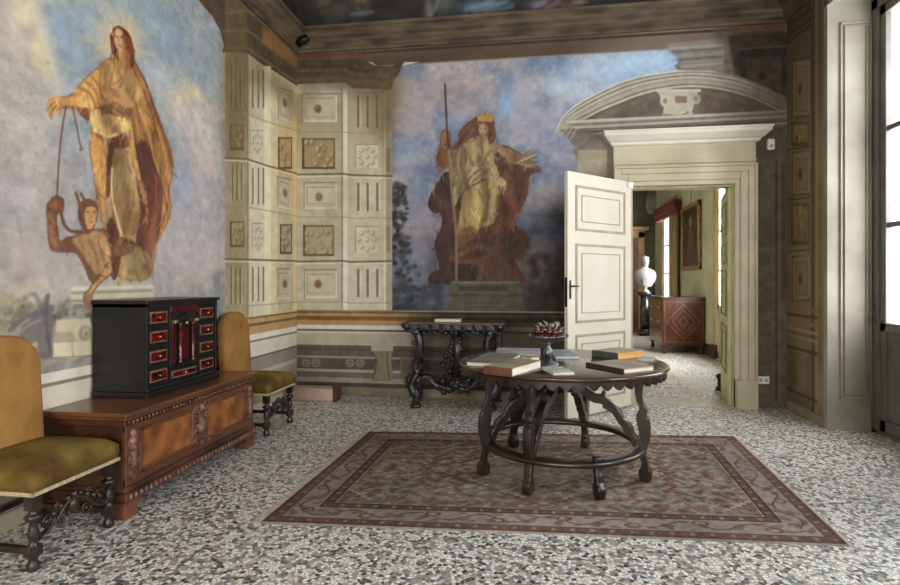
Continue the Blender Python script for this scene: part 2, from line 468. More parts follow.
# --- the queen figure
q = B
q.auto = (.12, 8.0, .75)
q.poly([(455,160),(500,155),(512,200),(505,240),(520,270),(520,283),(455,283),(450,240)], (96,66,48), 1)
q.poly([(436,184),(446,172),(456,178),(462,210),(470,250),(462,284),(444,284),(431,283),(428,277),(434,271),(440,269),(436,254),(435,240),(441,228),(441,214),(433,213),(428,206),(430,196)], (70,42,40), 1)
q.poly([(496,150),(506,146),(520,153),(536,164),(539,171),(530,176),(528,190),(523,204),(516,222),(507,238),(494,226),(498,190)], (112,70,54), 1)
q.poly([(500,196),(514,180),(520,200),(512,222),(504,232)], (96,52,44), .8)
q.stroke([(528,180),(522,204),(512,226)], 0.035, (150,88,58), .7, .02)
q.poly([(449,150),(456,142),(470,139),(482,137),(496,141),(506,152),(499,166),(490,178),(470,178),(455,184),(449,172)], (182,156,104), 1)
q.poly([(504,148),(514,150),(522,158),(518,164),(508,162)], (196,140,92), .9)
q.poly([(497,152),(504,158),(508,168),(500,170),(494,162)], (84,46,36), .9)
q.stroke([(520,167),(530,170),(538,170)], .06, (92,56,44), .9, .02)
q.poly([(442,131),(447,130),(451,133),(450,150),(449,164),(443,169),(436,160),(439,147)], (172,100,58), 1)
q.poly([(443,133),(449,132),(449,145),(444,150),(441,144)], (206,150,96), .9)
q.poly([(452,152),(463,150),(464,166),(458,178),(450,170)], (206,184,134), .9)
for p in ([(456,152),(454,164),(458,174)], [(462,152),(461,164),(464,172)], [(470,158),(474,168),(470,172)], [(490,150),(486,160),(490,168)]):
    q.stroke(p, .022, (110,78,48), .8, .02)
q.stroke([(476,148),(484,152),(492,147)], .03, (228,204,150), .7, .02)
q.poly([(472,120),(482,114),(491,116),(495,126),(495,140),(489,144),(484,138),(474,136),(466,142),(458,148),(451,150),(457,141),(460,130),(466,124)], (98,58,42), 1)
for p in ([(470,124),(462,134),(456,146)], [(474,128),(468,138),(460,146)], [(491,124),(493,134),(490,142)], [(476,130),(474,140),(466,142)]):
    q.stroke(p, .014, (160,88,58), .7, .015)
q.blob((483,129.5), 4.6, 7.0, (206,164,110), 1, hard=2.5)
q.blob((485.5,130), 2.0, 5, (150,104,70), .5); q.poly([(480,136),(486,136),(488,143),(478,143)], (196,152,100), .9)
q.blob((481.4,128.3), .9, .7, (70,40,30), .9); q.blob((485,128.3), .9, .7, (70,40,30), .9); q.blob((483.3,133.4), 1.3, .6, (130,60,44), .9); q.stroke([(483.2,127),(483,131.5)], .008, (130,84,54), .8, .008)
q.poly([(478,121),(477,114),(480,116),(482,111.5),(485,115.5),(487.5,111.5),(490,116),(493,113.5),(492.5,122)], (206,154,76), 1, smooth=False)
q.stroke([(478,121),(485,122.5),(492.5,122)], .02, (128,78,38), .8, .01)
q.poly([(455,180),(464,170),(478,166),(491,166),(500,174),(506,184),(498,186),(486,178),(474,184),(462,192),(455,206),(452,200)], (196,172,118), 1)
for p in ([(470,170),(464,178),(458,196)], [(480,169),(470,178),(460,192)], [(489,169),(478,177),(466,188)]):
    q.stroke(p, .02, (104,80,50), .75, .015)
q.poly([(464,192),(478,184),(490,180),(498,188),(500,205),(494,224),(484,238),(466,240),(456,236),(460,214)], (204,170,98), 1)
q.poly([(464,198),(474,188),(482,196),(482,216),(474,232),(462,232),(460,218)], (226,190,104), .85)
q.blob((472,214), 8, 14, (246,212,120), .8)
q.stroke([(478,190),(483,200),(484,216),(480,230)], .03, (120,84,50), .85, .02)
q.stroke([(487,182),(488,200),(486,220)], .03, (96,60,44), .8, .02)
q.stroke([(494,190),(492,208),(488,230)], .05, (222,192,140), .8, .02)
q.stroke([(499,196),(498,214),(492,232)], .04, (92,52,44), .85, .02)
q.poly([(457,236),(470,234),(486,226),(500,224),(506,236),(500,252),(488,262),(470,266),(456,262),(455,248)], (108,62,52), 1)
q.poly([(458,232),(470,226),(478,232),(466,244),(457,248)], (196,132,72), .85)
q.poly([(478,244),(484,230),(496,232),(494,250),(484,258),(474,256)], (78,42,42), .85)
q.stroke([(462,254),(476,246),(490,250)], .05, (190,128,70), .8, .03)
q.stroke([(456,260),(470,262),(486,258),(494,250)], .06, (172,104,58), .8, .03)
q.stroke([(450,258),(456,257),(462,252)], .035, (196,140,84), .8, .02)
q.stroke([(490,238),(498,228),(500,214)], .05, (166,96,62), .7, .03)
q.poly([(458,265),(476,266),(476,282),(458,282)], (44,36,36), .9)
q.poly([(478,262),(484,262),(483,274),(484,281),(475,281),(479,272)], (160,108,68), 1)
q.poly([(484,262),(496,254),(512,258),(516,270),(520,284),(508,284),(500,276),(488,278)], (98,56,40), 1)
q.stroke([(490,273),(504,272),(514,275),(520,286)], .06, (132,80,50), .9, .03)
q.blob((517,243), 12, 15, (78,44,34), 1, hard=3)
for i in range(26):
    a = random.uniform(0, 2*PI); q.stroke([(517+7*math.cos(a), 243+9*math.sin(a)), (517+13*math.cos(a+.2), 243+16*math.sin(a+.2))], .016, random.choice([(98,58,40),(60,34,30),(124,74,48)]), .7, .012)
q.poly([(512,236),(520,234),(525,242),(522,252),(516,258),(512,250)], (104,64,44), .8, .02)
q.blob((516,242), 2.4, 1.4, (56,34,28), .7); q.blob((522,242), 1.8, 1.2, (56,34,28), .7); q.blob((520,250), 2.6, 2.2, (60,38,30), .7); q.blob((513,250), 3, 8, (70,42,34), .6); q.blob((519,236), 4, 2, (140,96,62), .5)
q.stroke([(445,84),(447,130),(449,150)], .018, (92,56,44), 1, .008); q.stroke([(449,150),(452,190),(456,235),(456.5,281)], .026, (166,128,88), 1, .01)
for i in range(30):
    a = random.uniform(-1.1, .45); L = random.uniform(12, 23)
    q.stroke([(517,163),(517+L*math.cos(a)*1.0, 163+L*math.sin(a)*.75)], .013, random.choice([(176,156,108),(146,120,80),(120,104,80)]), .85, .008)
q.auto = None
QS = [(476,112),(495,112),(497,140),(520,152),(540,168),(528,195),(510,235),(528,240),(528,262),(516,284),(430,284),(428,272),(436,250),(430,205),(436,165),(438,140),(444,130),(452,134),(470,120)]
q.poly(QS, (112,98,84), .26, .05, False, br=4)
q.poly([(428,236),(505,230),(532,236),(528,290),(428,290)], (70,54,50), .35, .12, False, br=4)
dabs(q, QS, 1000, -.1, .26, 5, 3, 8, .013)
q.stroke([(445,84),(447,130),(449,150)], .018, (92,56,44), 1, .008); q.stroke([(449,150),(452,190),(456,235),(456.5,281)], .024, (158,124,88), .9, .01)
q.poly([(478,121),(477,114),(480,116),(482,111.5),(485,115.5),(487.5,111.5),(490,116),(493,113.5),(492.5,122)], (196,150,84), .8, smooth=False)
q.blob((483,129), 3.8, 5.6, (204,166,118), .75, hard=2.5); q.blob((486,130), 1.6, 4.5, (140,100,72), .5)
q.blob((481.4,128.3), .8, .6, (70,40,30), .9); q.blob((485,128.3), .8, .6, (70,40,30), .9); q.blob((483.3,133), 1.2, .5, (130,60,44), .8)
for p in ([(470,124),(462,134),(454,147)], [(492,125),(494,134),(491,142)], [(474,128),(466,139),(460,146)]): q.stroke(p, .014, (140,88,60), .7, .012)
for i in range(26):
    a = random.uniform(-1.0, .4); L = random.uniform(12, 23)
    q.stroke([(517,163),(517+L*math.cos(a), 163+L*math.sin(a)*.75)], .012, random.choice([(186,164,116),(146,120,80),(120,104,80)]), .85, .007)
# pedestal
q.poly([(452,281),(519,281),(523,290),(521,296),(530,322),(442,322),(452,296),(449,288)], (98,94,78), 1, smooth=False)
q.quad(458,286,508,291,(66,66,58),.8); q.quad(448,294,524,297,(74,70,58),.6); q.stroke([(452,282.5),(519,282.5)], .02, (136,134,112), .8)
for (a, b, y) in ((468,496,299),(464,500,303),(470,492,307)): q.stroke([(a,y),(b,y)], .016, (70,62,52), .5, .012)
# --- wall above: frieze and pier capitals
def back_line(y297, y788, w, col, a=1.0, x0=297, x1=788, fe=.006):
    B.stroke([(x0, y297+(y788-y297)*(x0-297)/491), (x1, y297+(y788-y297)*(x1-297)/491)], w, col, a, fe, smooth=False)
fr = (B.V > 4.06) & (B.V <= 4.30)
B.C[fr] = (np.array((96,74,58)) + ((B.noise(4, 21, stretch=(.25, 1))-0.5)*46)[..., None])[fr]
rt = ss(B.H, xb(560), xb(680))[..., None]*(1-ss(B.H, xb(720), xb(745)))[..., None]
B.C[fr] = (B.C*(1-rt*.6)+np.array((164,146,128))*rt*.6)[fr]
B.stroke([(XL, 4.062), (XR, 4.062)], .02, (150,134,116), .7, world=True, smooth=False)
B.stroke([(XL, 4.235), (XR, 4.235)], .03, (60,48,40), .8, world=True, smooth=False)
B.poly([(297,52),(362,50),(366,58),(360,64),(297,66)], (120,78,46), .75, .07)
# left pier of the back wall
B.poly([(297,62),(372,62),(384,72),(400,70),(404,62),(420,62),(402,66),(394,74),(392,84),(392,320),(297,320)], STONE, 1, .006, False)
B.poly([(297,60),(362,59),(376,66),(392,66),(404,60),(400,72),(393,82),(392,90),(352,88),(345,82),(297,84)], (84,68,48), 1, .01, False)
for k_, (dy, c_) in enumerate([(0,(62,50,36)),(4,(118,98,66)),(8,(64,52,38)),(12,(112,92,62)),(16,(58,46,32))]):
    B.stroke([(297,67+dy),(345,66+dy),(354,70+dy),(386,71.5+dy),(396-k_,66+dy)], .018, c_, .8, .01, smooth=False)
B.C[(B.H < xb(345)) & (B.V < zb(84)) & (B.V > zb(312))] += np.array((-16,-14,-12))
# light fall-off towards the capital painted in, together with weathered brown glaze
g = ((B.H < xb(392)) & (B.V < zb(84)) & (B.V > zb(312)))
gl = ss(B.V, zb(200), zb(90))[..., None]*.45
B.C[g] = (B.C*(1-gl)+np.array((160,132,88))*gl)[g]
B.quad(343,88,347.5,310,SHI,.8); B.quad(341,88,343,310,(150,138,112),.7)
B.quad(384,92,386,312,SHI,.6); B.quad(386,90,392,312,(178,168,140),.9)
panel(B,302,93,337,122,(318,109)); relief(B,302,138,335,169,seed=2); panel(B,303.5,182,337,209,(319,197),(150,130,98)); relief(B,303,225,334,256,(190,176,140),seed=5); panel(B,304,269,337,298,(318,284),(150,84,54))
for x in (358.5,368,377.5):
    groove(B,x,95,127); groove(B,x,183,211); groove(B,x,269,297)
rosette(B,355,144,378,168); rosette(B,355,226,378,253)
B.quad(386.5,148,390,172,(140,122,84),.6); B.quad(386.5,226,390,252,(140,122,84),.6)
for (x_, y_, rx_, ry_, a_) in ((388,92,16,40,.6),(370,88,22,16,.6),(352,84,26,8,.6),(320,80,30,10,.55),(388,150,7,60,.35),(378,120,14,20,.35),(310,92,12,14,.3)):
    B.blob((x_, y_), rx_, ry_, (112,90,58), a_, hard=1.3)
for (x_, y_, a_) in ((300,110,.3),(345,190,.25),(312,250,.2),(380,240,.2),(330,225,.25)): B.blob((x_, y_), 12, 24, (150,128,92), a_)
for (y, ) in ((173,),(260,)):
    B.stroke([(297,y+1.5),(344,y+.8),(350,y+2),(388,y+3 if y<200 else y+1),(392,y+3 if y<200 else y+1)], .022, (112,96,68), .9, .006, smooth=False)
    B.stroke([(297,y+3.8),(344,y+3),(350,y+4.2),(392,y+5 if y<200 else y+3.2)], .012, SHI, .7, .006, smooth=False)
for y in (132, 217, 302): B.stroke([(297,y),(344,y),(350,y+1),(392,y+1)], .012, (150,136,106), .6, .006, smooth=False)
# dado
dd = B.V < zb(311); B.C[dd] = (np.array((150,140,120))+((n2-.5)*36+(n3-.5)*22)[..., None])[dd]
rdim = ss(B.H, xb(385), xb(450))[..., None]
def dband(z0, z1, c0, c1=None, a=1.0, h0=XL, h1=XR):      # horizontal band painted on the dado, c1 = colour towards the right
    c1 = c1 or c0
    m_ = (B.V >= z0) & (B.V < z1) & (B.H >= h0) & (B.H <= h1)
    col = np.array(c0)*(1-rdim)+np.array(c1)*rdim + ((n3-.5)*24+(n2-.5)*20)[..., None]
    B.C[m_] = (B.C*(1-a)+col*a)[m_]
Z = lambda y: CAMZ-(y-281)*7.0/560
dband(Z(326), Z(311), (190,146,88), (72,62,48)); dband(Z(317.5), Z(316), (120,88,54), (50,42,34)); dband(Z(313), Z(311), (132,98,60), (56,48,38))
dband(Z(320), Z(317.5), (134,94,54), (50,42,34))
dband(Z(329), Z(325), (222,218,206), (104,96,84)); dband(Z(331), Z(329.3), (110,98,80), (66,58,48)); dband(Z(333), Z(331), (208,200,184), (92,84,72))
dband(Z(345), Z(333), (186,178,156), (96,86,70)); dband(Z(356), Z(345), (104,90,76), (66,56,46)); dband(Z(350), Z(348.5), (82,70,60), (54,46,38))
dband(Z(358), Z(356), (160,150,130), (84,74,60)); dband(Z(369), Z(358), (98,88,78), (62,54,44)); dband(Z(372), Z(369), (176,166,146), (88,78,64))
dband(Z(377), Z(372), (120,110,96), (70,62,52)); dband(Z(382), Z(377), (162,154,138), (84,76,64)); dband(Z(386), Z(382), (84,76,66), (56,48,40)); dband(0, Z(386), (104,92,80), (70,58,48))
for xx in (306, 316, 350, 360):
    for i in range(9):
        a = i*2*PI/8; B.blob((xx+3.4*math.cos(a)*(i<8), 363+3.2*math.sin(a)*(i<8)), 1.1, 1.0, (178,172,156), .8)
B.poly([(371,346),(393,346),(393,351),(391,360),(393,372),(392,381),(371,381),(374,370),(377,360),(372,352)], (142,128,102), 1, .006, False)
B.quad(371,346,393,351,(190,180,156),.9); B.stroke([(388,352),(387,362),(390,380)], .02, (92,78,58), .7); B.stroke([(373,352),(377,362),(373,378)], .02, (80,66,50), .7)
B.quad(400,357,411,376,(120,106,84),.7); B.quad(402,359,411,374,(96,84,66),.8)
for x in (322, 316+20): B.quad(x, 346, x+1, 356, (150,140,120), .4)
# --- painted segmental pediment over the door
P_ = B
P_.poly([(597,128),(597,320),(612,320),(612,128)], (150,140,118), 1, .01, False)
P_.poly([(572,150),(600,132),(612,134),(612,180),(600,215),(585,172)], (132,122,102), .9, .02, False)
P_.quad(578,150,607,176,(176,164,132),.8)
P_.poly([(742,132),(792,122),(792,420),(742,420)], (92,82,66), 1, .01, False)
P_.quad(775,160,778,402,(64,56,46),.8); P_.quad(781,165,786,300,(72,62,50),.7); P_.quad(778,160,781,402,(110,98,78),.6)
P_.poly([(568,128),(592,112),(622,98),(660,86),(694,80),(739,88),(772,102),(792,112),(792,126),(600,134),(572,136)], (120,108,88), 1, .01, False)
outer = [(555.5,132),(561,120),(567,112),(578,103.5),(592,95.6),(607,88),(622,81.7),(641,76.2),(661,72.8),(678,70.6),(694,70),(711,70.8),(728,73),(745,78),(761,84.4),(776,92),(792,101)]
inner = [(566,134),(572,127),(580,122),(588,119),(603,111.5),(619,105),(637,98),(655.6,92.8),(675,89.6),(694,88.6),(716,90.5),(739,95.6),(756,101.5),(772,109.4),(784,114),(792,118)]
P_.poly(outer+inner[::-1], (176,170,152), 1, .006, False)
def mid(t):
    o = cat(outer, 4); i_ = cat(inner, 4); n = min(len(o), len(i_))
    o = [o[int(k*(len(o)-1)/(n-1))] for k in range(n)]; i_ = [i_[int(k*(len(i_)-1)/(n-1))] for k in range(n)]
    return [tuple(o[k]*(1-t)+i_[k]*t) for k in range(n)]
for t, w_, c_ in ((.02,.016,(230,226,208)),(.12,.012,(120,112,96)),(.2,.02,(204,198,178)),(.3,.014,(104,96,82)),(.4,.026,(196,190,170)),(.52,.014,(110,102,86)),(.62,.05,(178,170,150)),(.78,.016,(96,88,74)),(.88,.03,(210,200,176)),(.98,.022,(92,82,68))):
    P_.stroke(mid(t), w_, c_, .85, .008, smooth=False)
P_.poly([(604,118),(640,102),(660,95),(664,96),(662,112),(620,119)], (104,96,82), .8, .02, False); P_.poly([(698,94),(740,102),(770,113),(720,115),(698,113)], (108,92,76), .9, .02, False)
# cartouche
P_.poly([(657,91),(700,89),(696,96),(692,112),(696,117),(662,118),(664,108),(660,96)], (196,188,164), 1, .006, False)
P_.blob((665,101),5,6,(214,206,182),1,hard=3); P_.blob((665,101),2.6,3.2,(140,128,104),.9,hard=2); P_.blob((696,99),5,5.5,(190,180,158),1,hard=3); P_.blob((696,99),2.4,2.8,(128,116,94),.8)
P_.quad(675,96,687,103,(140,112,84),.9); P_.stroke([(664,115),(680,116),(688,112)],.02,(120,108,88),.8); P_.quad(656,89,701,92,(208,202,182),.9)
# horizontal cornice of the pediment
P_.poly([(562,124),(570,120),(792,110),(792,124),(600,134),(580,146),(572,142),(560,131)], (168,162,144), 1, .006, False)
for dy, w_, c_ in ((1,.02,(222,216,196)),(4.2,.014,(112,104,88)),(6.6,.022,(200,194,174)),(9,.014,(104,96,80)),(11.5,.026,(86,78,66))):
    P_.stroke([(566+dy*.9,121+dy),(792,110+dy*.9)], w_, c_, .85, .007, smooth=False)
P_.poly([(560,130),(572,128),(600,134),(582,150),(574,146)], (120,114,100), .8, .01, False)
for k_ in range(4): P_.stroke([(558+k_*4,131+k_*3),(568+k_*3,122+k_*2)], .012, (196,190,172), .6)
for x_, a_ in ((735,.25),(760,.4),(785,.6)): P_.blob((x_, 100), 24, 30, (70,60,48), a_)
# sky edge / upper right pier
P_.poly([(668,50),(792,40),(792,100),(776,92),(745,78),(711,70.5),(678,70),(674,66),(677,64),(680,60),(678,54)], (120,110,98), 1, .01, False)
P_.poly([(666,44),(724,38),(724,72),(700,70),(684,69),(678,66),(681,60),(670,52)], (150,144,134), .9, .02, False)
for k_, (y, c_) in enumerate([(47,(196,190,178)),(50.5,(92,86,80)),(55,(170,164,150)),(58.5,(84,78,70)),(62,(160,152,136)),(65,(196,186,160))]):
    P_.stroke([(670+k_*2.4,y+1.5),(722,y-2)], .016, c_, .7, .012, smooth=False)
P_.poly([(728,36),(792,30),(792,100),(776,92),(752,81),(735,75)], (62,52,44), .95, .03, False)
P_.poly([(738,50),(786,47),(786,96),(760,83),(740,77)], (50,42,36), .8, .01, False); P_.poly([(746,58),(782,56),(782,92),(762,83),(747,78)], (78,66,54), .8, .01, False); P_.blob((762,76),4,4,(44,32,28),.9,hard=2)
P_.stroke([(740,49),(786,46)], .02, (96,84,70), .7); P_.poly([(727,24),(792,20),(792,31),(727,33)], (110,76,50), .8, .02, False); P_.blob((721,34),7,9,(84,80,86),.8)
# cove above the cornice
cv = B.V > 4.5
B.C[cv] = (np.array((58,54,50))+((n2-.5)*30+(n3-.5)*20)[..., None])[cv]
def cove(xs, ys, rx, ry, c_, a=.9): B.blob((xs, ys), rx, ry, c_, a)
for (x, y, rx, ry, c_) in [(340,8,16,10,(92,84,72)),(362,6,7,10,(110,100,84)),(362,6,4,7,(70,64,56)),(428,8,5,12,(150,146,140)),(420,6,6,14,(60,56,54)),(446,4,12,9,(104,116,112)),(462,10,10,5,(60,80,100)),(474,6,12,5,(100,136,172)),(492,4,16,5,(122,158,190)),(505,9,8,5,(60,74,92)),(540,4,12,5,(150,130,150)),(556,3,10,4,(150,70,84)),(566,6,12,3,(120,100,104)),(580,2,9,3,(176,150,140)),(324,4,10,8,(80,74,64))]:
    cove(x, y, rx, ry, c_)
for (x0, y0, x1, y1) in [(466,10,492,0),(474,12,506,2),(486,12,512,6),(534,8,548,-4),(546,8,560,-2),(430,16,438,-6),(352,14,372,12)]:
    B.stroke([(x0,y0),((x0+x1)/2+3,(y0+y1)/2),(x1,y1)], .03, (176,190,204), .5, .03)
for i in range(260):
    h = random.uniform(XL, XR); z = random.uniform(4.95, ZC); R_ = random.uniform(.05, .16)
    B.poly([(h+R_*math.cos(a)*random.uniform(.6,1.3), z+R_*math.sin(a)) for a in np.linspace(0, 2*PI, 7)[:-1]], random.choice([(70,90,112),(96,84,70),(110,70,66),(60,56,54),(130,120,104)]), .6, .04, world=True)
# general ageing
B.C += ((B.noise(9, 31, 4)-.5)*14)[..., None]
DX0, DX1, DZ = 1.104, 2.206, 2.50
lu = B.C.mean(2, keepdims=True); B.C = (lu+(B.C-lu)*.86)
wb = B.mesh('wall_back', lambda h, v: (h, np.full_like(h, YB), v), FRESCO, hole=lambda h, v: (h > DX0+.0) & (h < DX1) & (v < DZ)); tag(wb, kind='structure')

# ================================================================ LEFT WALL
def pl_left(x, y):
    p = on_X(x, y, XL); return (p.y, p.z)
L_ = Canvas(pl_left, 0.6, YB, 0.0, ZC, 0.0078, (190, 190, 196))
A = L_
m1 = A.noise(.8, 13); m2 = A.noise(2.6, 18); m3 = A.noise(14, 19, 4)
yl = lambda x: pl_left(x, 281)[0]
u = (A.H-yl(0))/(yl(225)-yl(0)); v = A.V/3.6
sk = np.array((164,180,192))*np.ones_like(A.C)
cl = ss(m1*.5+m2*.5, .40, .62)[..., None]
top = ss(A.V, 1.9, 2.8)[..., None]
sk = sk*(1-cl*.5)+np.array((206,206,206))*cl*.5
lo = np.array((184,182,186))*(1-cl)+np.array((206,200,194))*cl
sk = sk*top+lo*(1-top)
lf = (1-ss(u, .02, .22))[..., None]
sk = sk*(1-lf*.75)+np.array((188,178,172))*lf*.75
bt = (1-ss(A.V, 1.0, 1.45))[..., None]
sk = sk*(1-bt*.5)+np.array((176,168,164))*bt*.5
A.C[:] = sk*.9+((m3-.5)*44)[..., None]+((A.noise(34, 91, 2)-.5)*26)[..., None]-4
for (x, y, rx, ry, c_, a) in [(20,60,14,36,(196,184,176),.7),(8,100,10,30,(150,146,142),.6),(36,45,6,26,(226,206,160),.8),(24,16,10,14,(228,210,168),.8),(48,70,6,14,(226,206,170),.6),(50,110,12,12,(206,190,190),.6),
    (60,30,16,22,(140,168,204),.7),(80,60,14,12,(150,176,208),.6),(160,30,30,24,(140,170,196),.7),(160,80,14,14,(190,204,220),.7),(188,92,8,10,(226,206,160),.75),(200,98,6,6,(232,212,160),.7),(192,110,22,12,(196,180,186),.7),
    (212,60,10,30,(140,160,178),.6),(200,150,16,18,(198,182,186),.6),(185,185,10,24,(150,170,200),.7),(205,170,14,12,(206,184,178),.7),(200,195,16,18,(160,172,196),.6),(195,250,28,26,(186,178,194),.6),(190,225,20,20,(160,172,196),.5),
    (20,190,20,30,(158,156,172),.6),(40,170,16,20,(196,190,192),.5),(20,250,20,20,(176,160,166),.5),(45,262,16,12,(182,170,180),.5),(14,215,14,12,(130,142,172),.4),(10,300,16,14,(190,176,150),.6),(34,296,16,14,(206,190,160),.5)]:
    A.blob((x, y), rx, ry, c_, a, br=22)
A.poly([(52,0),(36,10),(46,40),(56,70),(60,95),(57,95),(50,66),(38,36),(28,10),(30,-6)], (224,216,196), .45, .03)
# vegetation and the winged beast at the foot
for i in range(110):
    A.blob((random.uniform(0, 96), random.uniform(300, 336)), random.uniform(2,5), random.uniform(2,5), random.choice([(128,134,112),(150,152,128),(104,116,108),(142,140,138),(170,160,136)]), .5)
for i in range(30):
    A.blob((random.uniform(215, 226), random.uniform(272, 330)), 3, 5, random.choice([(110,124,128),(134,142,148)]), .5)
for i in range(60): A.blob((random.uniform(-4, 95), random.uniform(322, 352)), random.uniform(3,7), random.uniform(2,5), random.choice([(196,182,146),(180,168,134),(170,158,128),(208,196,162)]), .55)
for i in range(120):
    x_ = random.uniform(0, 94); A.blob((x_, random.uniform(304 if x_ < 50 else 298, 326)), random.uniform(1.4,3.4), random.uniform(1.4,3.6), random.choice([(96,104,84),(118,124,98),(84,94,84),(140,140,112),(74,82,76)]), .6)
for i in range(70): A.blob((random.uniform(0, 30), random.uniform(296, 330)), 2.4, 2.6, random.choice([(150,140,104),(110,116,96),(186,170,128)]), .5)
A.poly([(20,330),(30,318),(38,306),(34,298),(30,294),(36,292),(42,302),(44,296),(50,294),(49,304),(54,318),(52,340),(52,357),(40,358),(36,342),(26,346)], (112,106,112), .75, .014)
A.stroke([(10,330),(24,318),(36,314)], .03, (104,92,112), .7); A.stroke([(14,338),(28,326),(40,320)], .02, (150,140,150), .7); A.stroke([(48,296),(46,320),(50,350)], .03, (94,84,96), .6)
# fallen column and block
A.poly([(56,320),(90,318),(92,344),(56,342)], (206,194,160), 1, .008, False); A.quad(56,332,86,343,(164,150,124),.6)
A.blob((85,333), 10.5, 12, (216,208,182), 1, hard=4); A.blob((85,333), 6.5, 8, (150,144,124), .9, hard=3); A.blob((86,333), 4, 5, (206,198,172), .9, hard=3); A.blob((86,334), 2, 2.5, (120,112,96), .8)
A.poly([(54,343),(92,341),(92,354),(74,359),(53,357)], (226,216,184), 1, .006, False); A.stroke([(72,343),(73,358)], .012, (170,158,128), .7); A.stroke([(53,358),(92,356)], .012, (150,136,108), .8)
A.poly([(70,290),(72,286),(152,283),(155,288),(153,300),(150,304),(72,304)], (196,190,166), 1, .006, False)
for y, c_ in ((288,(226,222,202)),(292,(140,132,112)),(296,(206,200,176)),(300,(120,112,94))): A.stroke([(72,y+1),(152,y-1.5)], .014, c_, .8, .006)
# broad cloud masses
for (x, y, rx, ry, c_, a_) in [(14,30,22,40,(206,196,178),.7),(10,110,24,40,(184,178,170),.7),(34,130,20,30,(204,198,192),.55),(30,200,26,30,(184,176,176),.6),(188,120,26,18,(216,204,198),.8),(205,150,18,26,(208,196,194),.8),(180,100,10,9,(226,210,176),.6),(196,92,9,7,(232,216,172),.7),
    (212,112,12,14,(206,188,182),.6),(196,240,24,30,(190,180,184),.6),(206,200,14,14,(208,192,184),.5),(150,20,20,16,(160,182,196),.5),(85,20,20,16,(156,180,202),.5),(70,90,10,14,(186,200,212),.5),(40,255,30,22,(190,180,176),.5)]:
    A.blob((x, y), rx, ry, c_, a_, br=26)
A.stroke([(24,-4),(38,10),(47,34),(56,62),(60,92)], .035, (232,222,196), .4, .05); A.blob((24,10),9,14,(232,214,168),.6); A.blob((42,50),6,22,(232,214,170),.6)
for i in range(260):
    A.blob((random.uniform(0, 50)**1.0, random.uniform(60, 240)), random.uniform(.8,2.2), random.uniform(.8,2.4), random.choice([(140,138,132),(160,156,150),(210,206,198)]), .35, br=0)
# halo
for i in range(22):
    a = i*2*PI/22+.05; r0, r1 = 12, (36 if i % 2 else 24)
    A.stroke([(120+r0*math.cos(a), 42+r0*1.2*math.sin(a)), (120+r1*math.cos(a), 42+r1*1.15*math.sin(a))], .03, (216,192,146), .5, .02, w1=.01)
for i in range(16):
    a = i*2*PI/16+.1; r0, r1 = 11, (24 if i % 2 else 18)
    A.stroke([(121+r0*math.cos(a), 40+r0*1.2*math.sin(a)), (121+r1*math.cos(a), 40+r1*1.2*math.sin(a))], .045, (216,190,136), .6, .02, w1=.02)
A.blob((121,40), 17, 20, (206,198,168), .35)
# robe of the standing saint
A.auto = (.10, 9.0, .8)
R1, R2, R3, R4 = (192,136,74), (228,180,106), (112,62,42), (146,88,54)
A.poly([(114,57),(104,61),(97,69),(88,77),(80,85),(75,92),(66,97),(52,99),(48,103),(48,110),(51,118),(54,111),(62,107),(76,108),(84,117),(90,120),(91,132),(90,150),(93,168),(96,190),(100,212),(105,238),(108,256),(112,272),(128,280),(146,279),(152,268),(155,250),(160,236),(168,222),(171,207),(169,192),(172,176),(173,160),(169,144),(163,128),(157,112),(152,98),(146,82),(138,68),(132,58),(124,54)], R1, 1, .008, edge=((110,56,34), .010, .4))
A.poly([(112,30),(118,26),(125,29),(131,37),(134,50),(134,62),(130,70),(120,62),(114,58),(113,48),(110,38)], (112,48,30), 1, .006)
A.poly([(125,34),(131,42),(133,58),(129,64),(126,52)], (150,72,40), .8, .01)
A.poly([(104,62),(118,60),(130,68),(138,80),(143,94),(134,102),(112,106),(98,102),(97,82)], R2, .95, .02)
A.poly([(118,50),(127,50),(130,62),(126,70),(118,66),(115,58)], (222,156,88), 1, .01); A.stroke([(127,52),(130,62),(126,70)], .03, (150,84,46), .7, .02)
A.blob((119.5,40), 5.8, 11.5, (224,168,104), 1, hard=3); A.blob((123.5,44), 2.4, 8, (168,100,58), .6)
A.blob((117,35.8), 1.3, .9, (84,38,26), .95); A.blob((122,36.6), 1.3, .9, (84,38,26), .95); A.stroke([(119.2,36),(119,41),(120.2,41.6)], .006, (150,82,48), .9, .005); A.blob((120,45), 1.8, .9, (136,54,38), .9); A.blob((119,31), 3.5, 2, (240,196,140), .6)
A.stroke([(112,33),(111.5,44),(113,54)], .018, (110,50,30), .9)
A.poly([(98,70),(88,78),(78,88),(76,93),(84,100),(91,110),(98,112),(101,98),(102,82)], (222,162,82), .95, .01)
for p in ([(80,88),(90,94),(96,108)], [(86,82),(95,90),(99,104)], [(92,77),(99,86),(101,98)]): A.stroke(p, .018, R4, .85, .01)
A.poly([(48,101),(56,98),(70,97),(80,96),(88,104),(90,109),(76,107),(62,107),(55,110),(51,117),(49,112)], (226,168,88), 1, .006)
A.stroke([(56,108),(72,107),(88,112)], .02, (150,84,44), .8, .012); A.stroke([(50,104),(56,103)], .006, (160,96,52), .8); A.stroke([(49,108),(55,107)], .006, (160,96,52), .8)
A.poly([(78,109),(88,108),(92,116),(88,120),(82,117)], (110,60,46), .9)
A.poly([(111,88),(116,87),(122,92),(130,98),(134,106),(127,108),(118,102),(113,95)], (222,166,112), 1, .005)
for k_ in range(4): A.stroke([(111+k_*.8,89+k_*2.4),(117+k_,91+k_*2.2)], .006, (146,84,54), .9, .004)
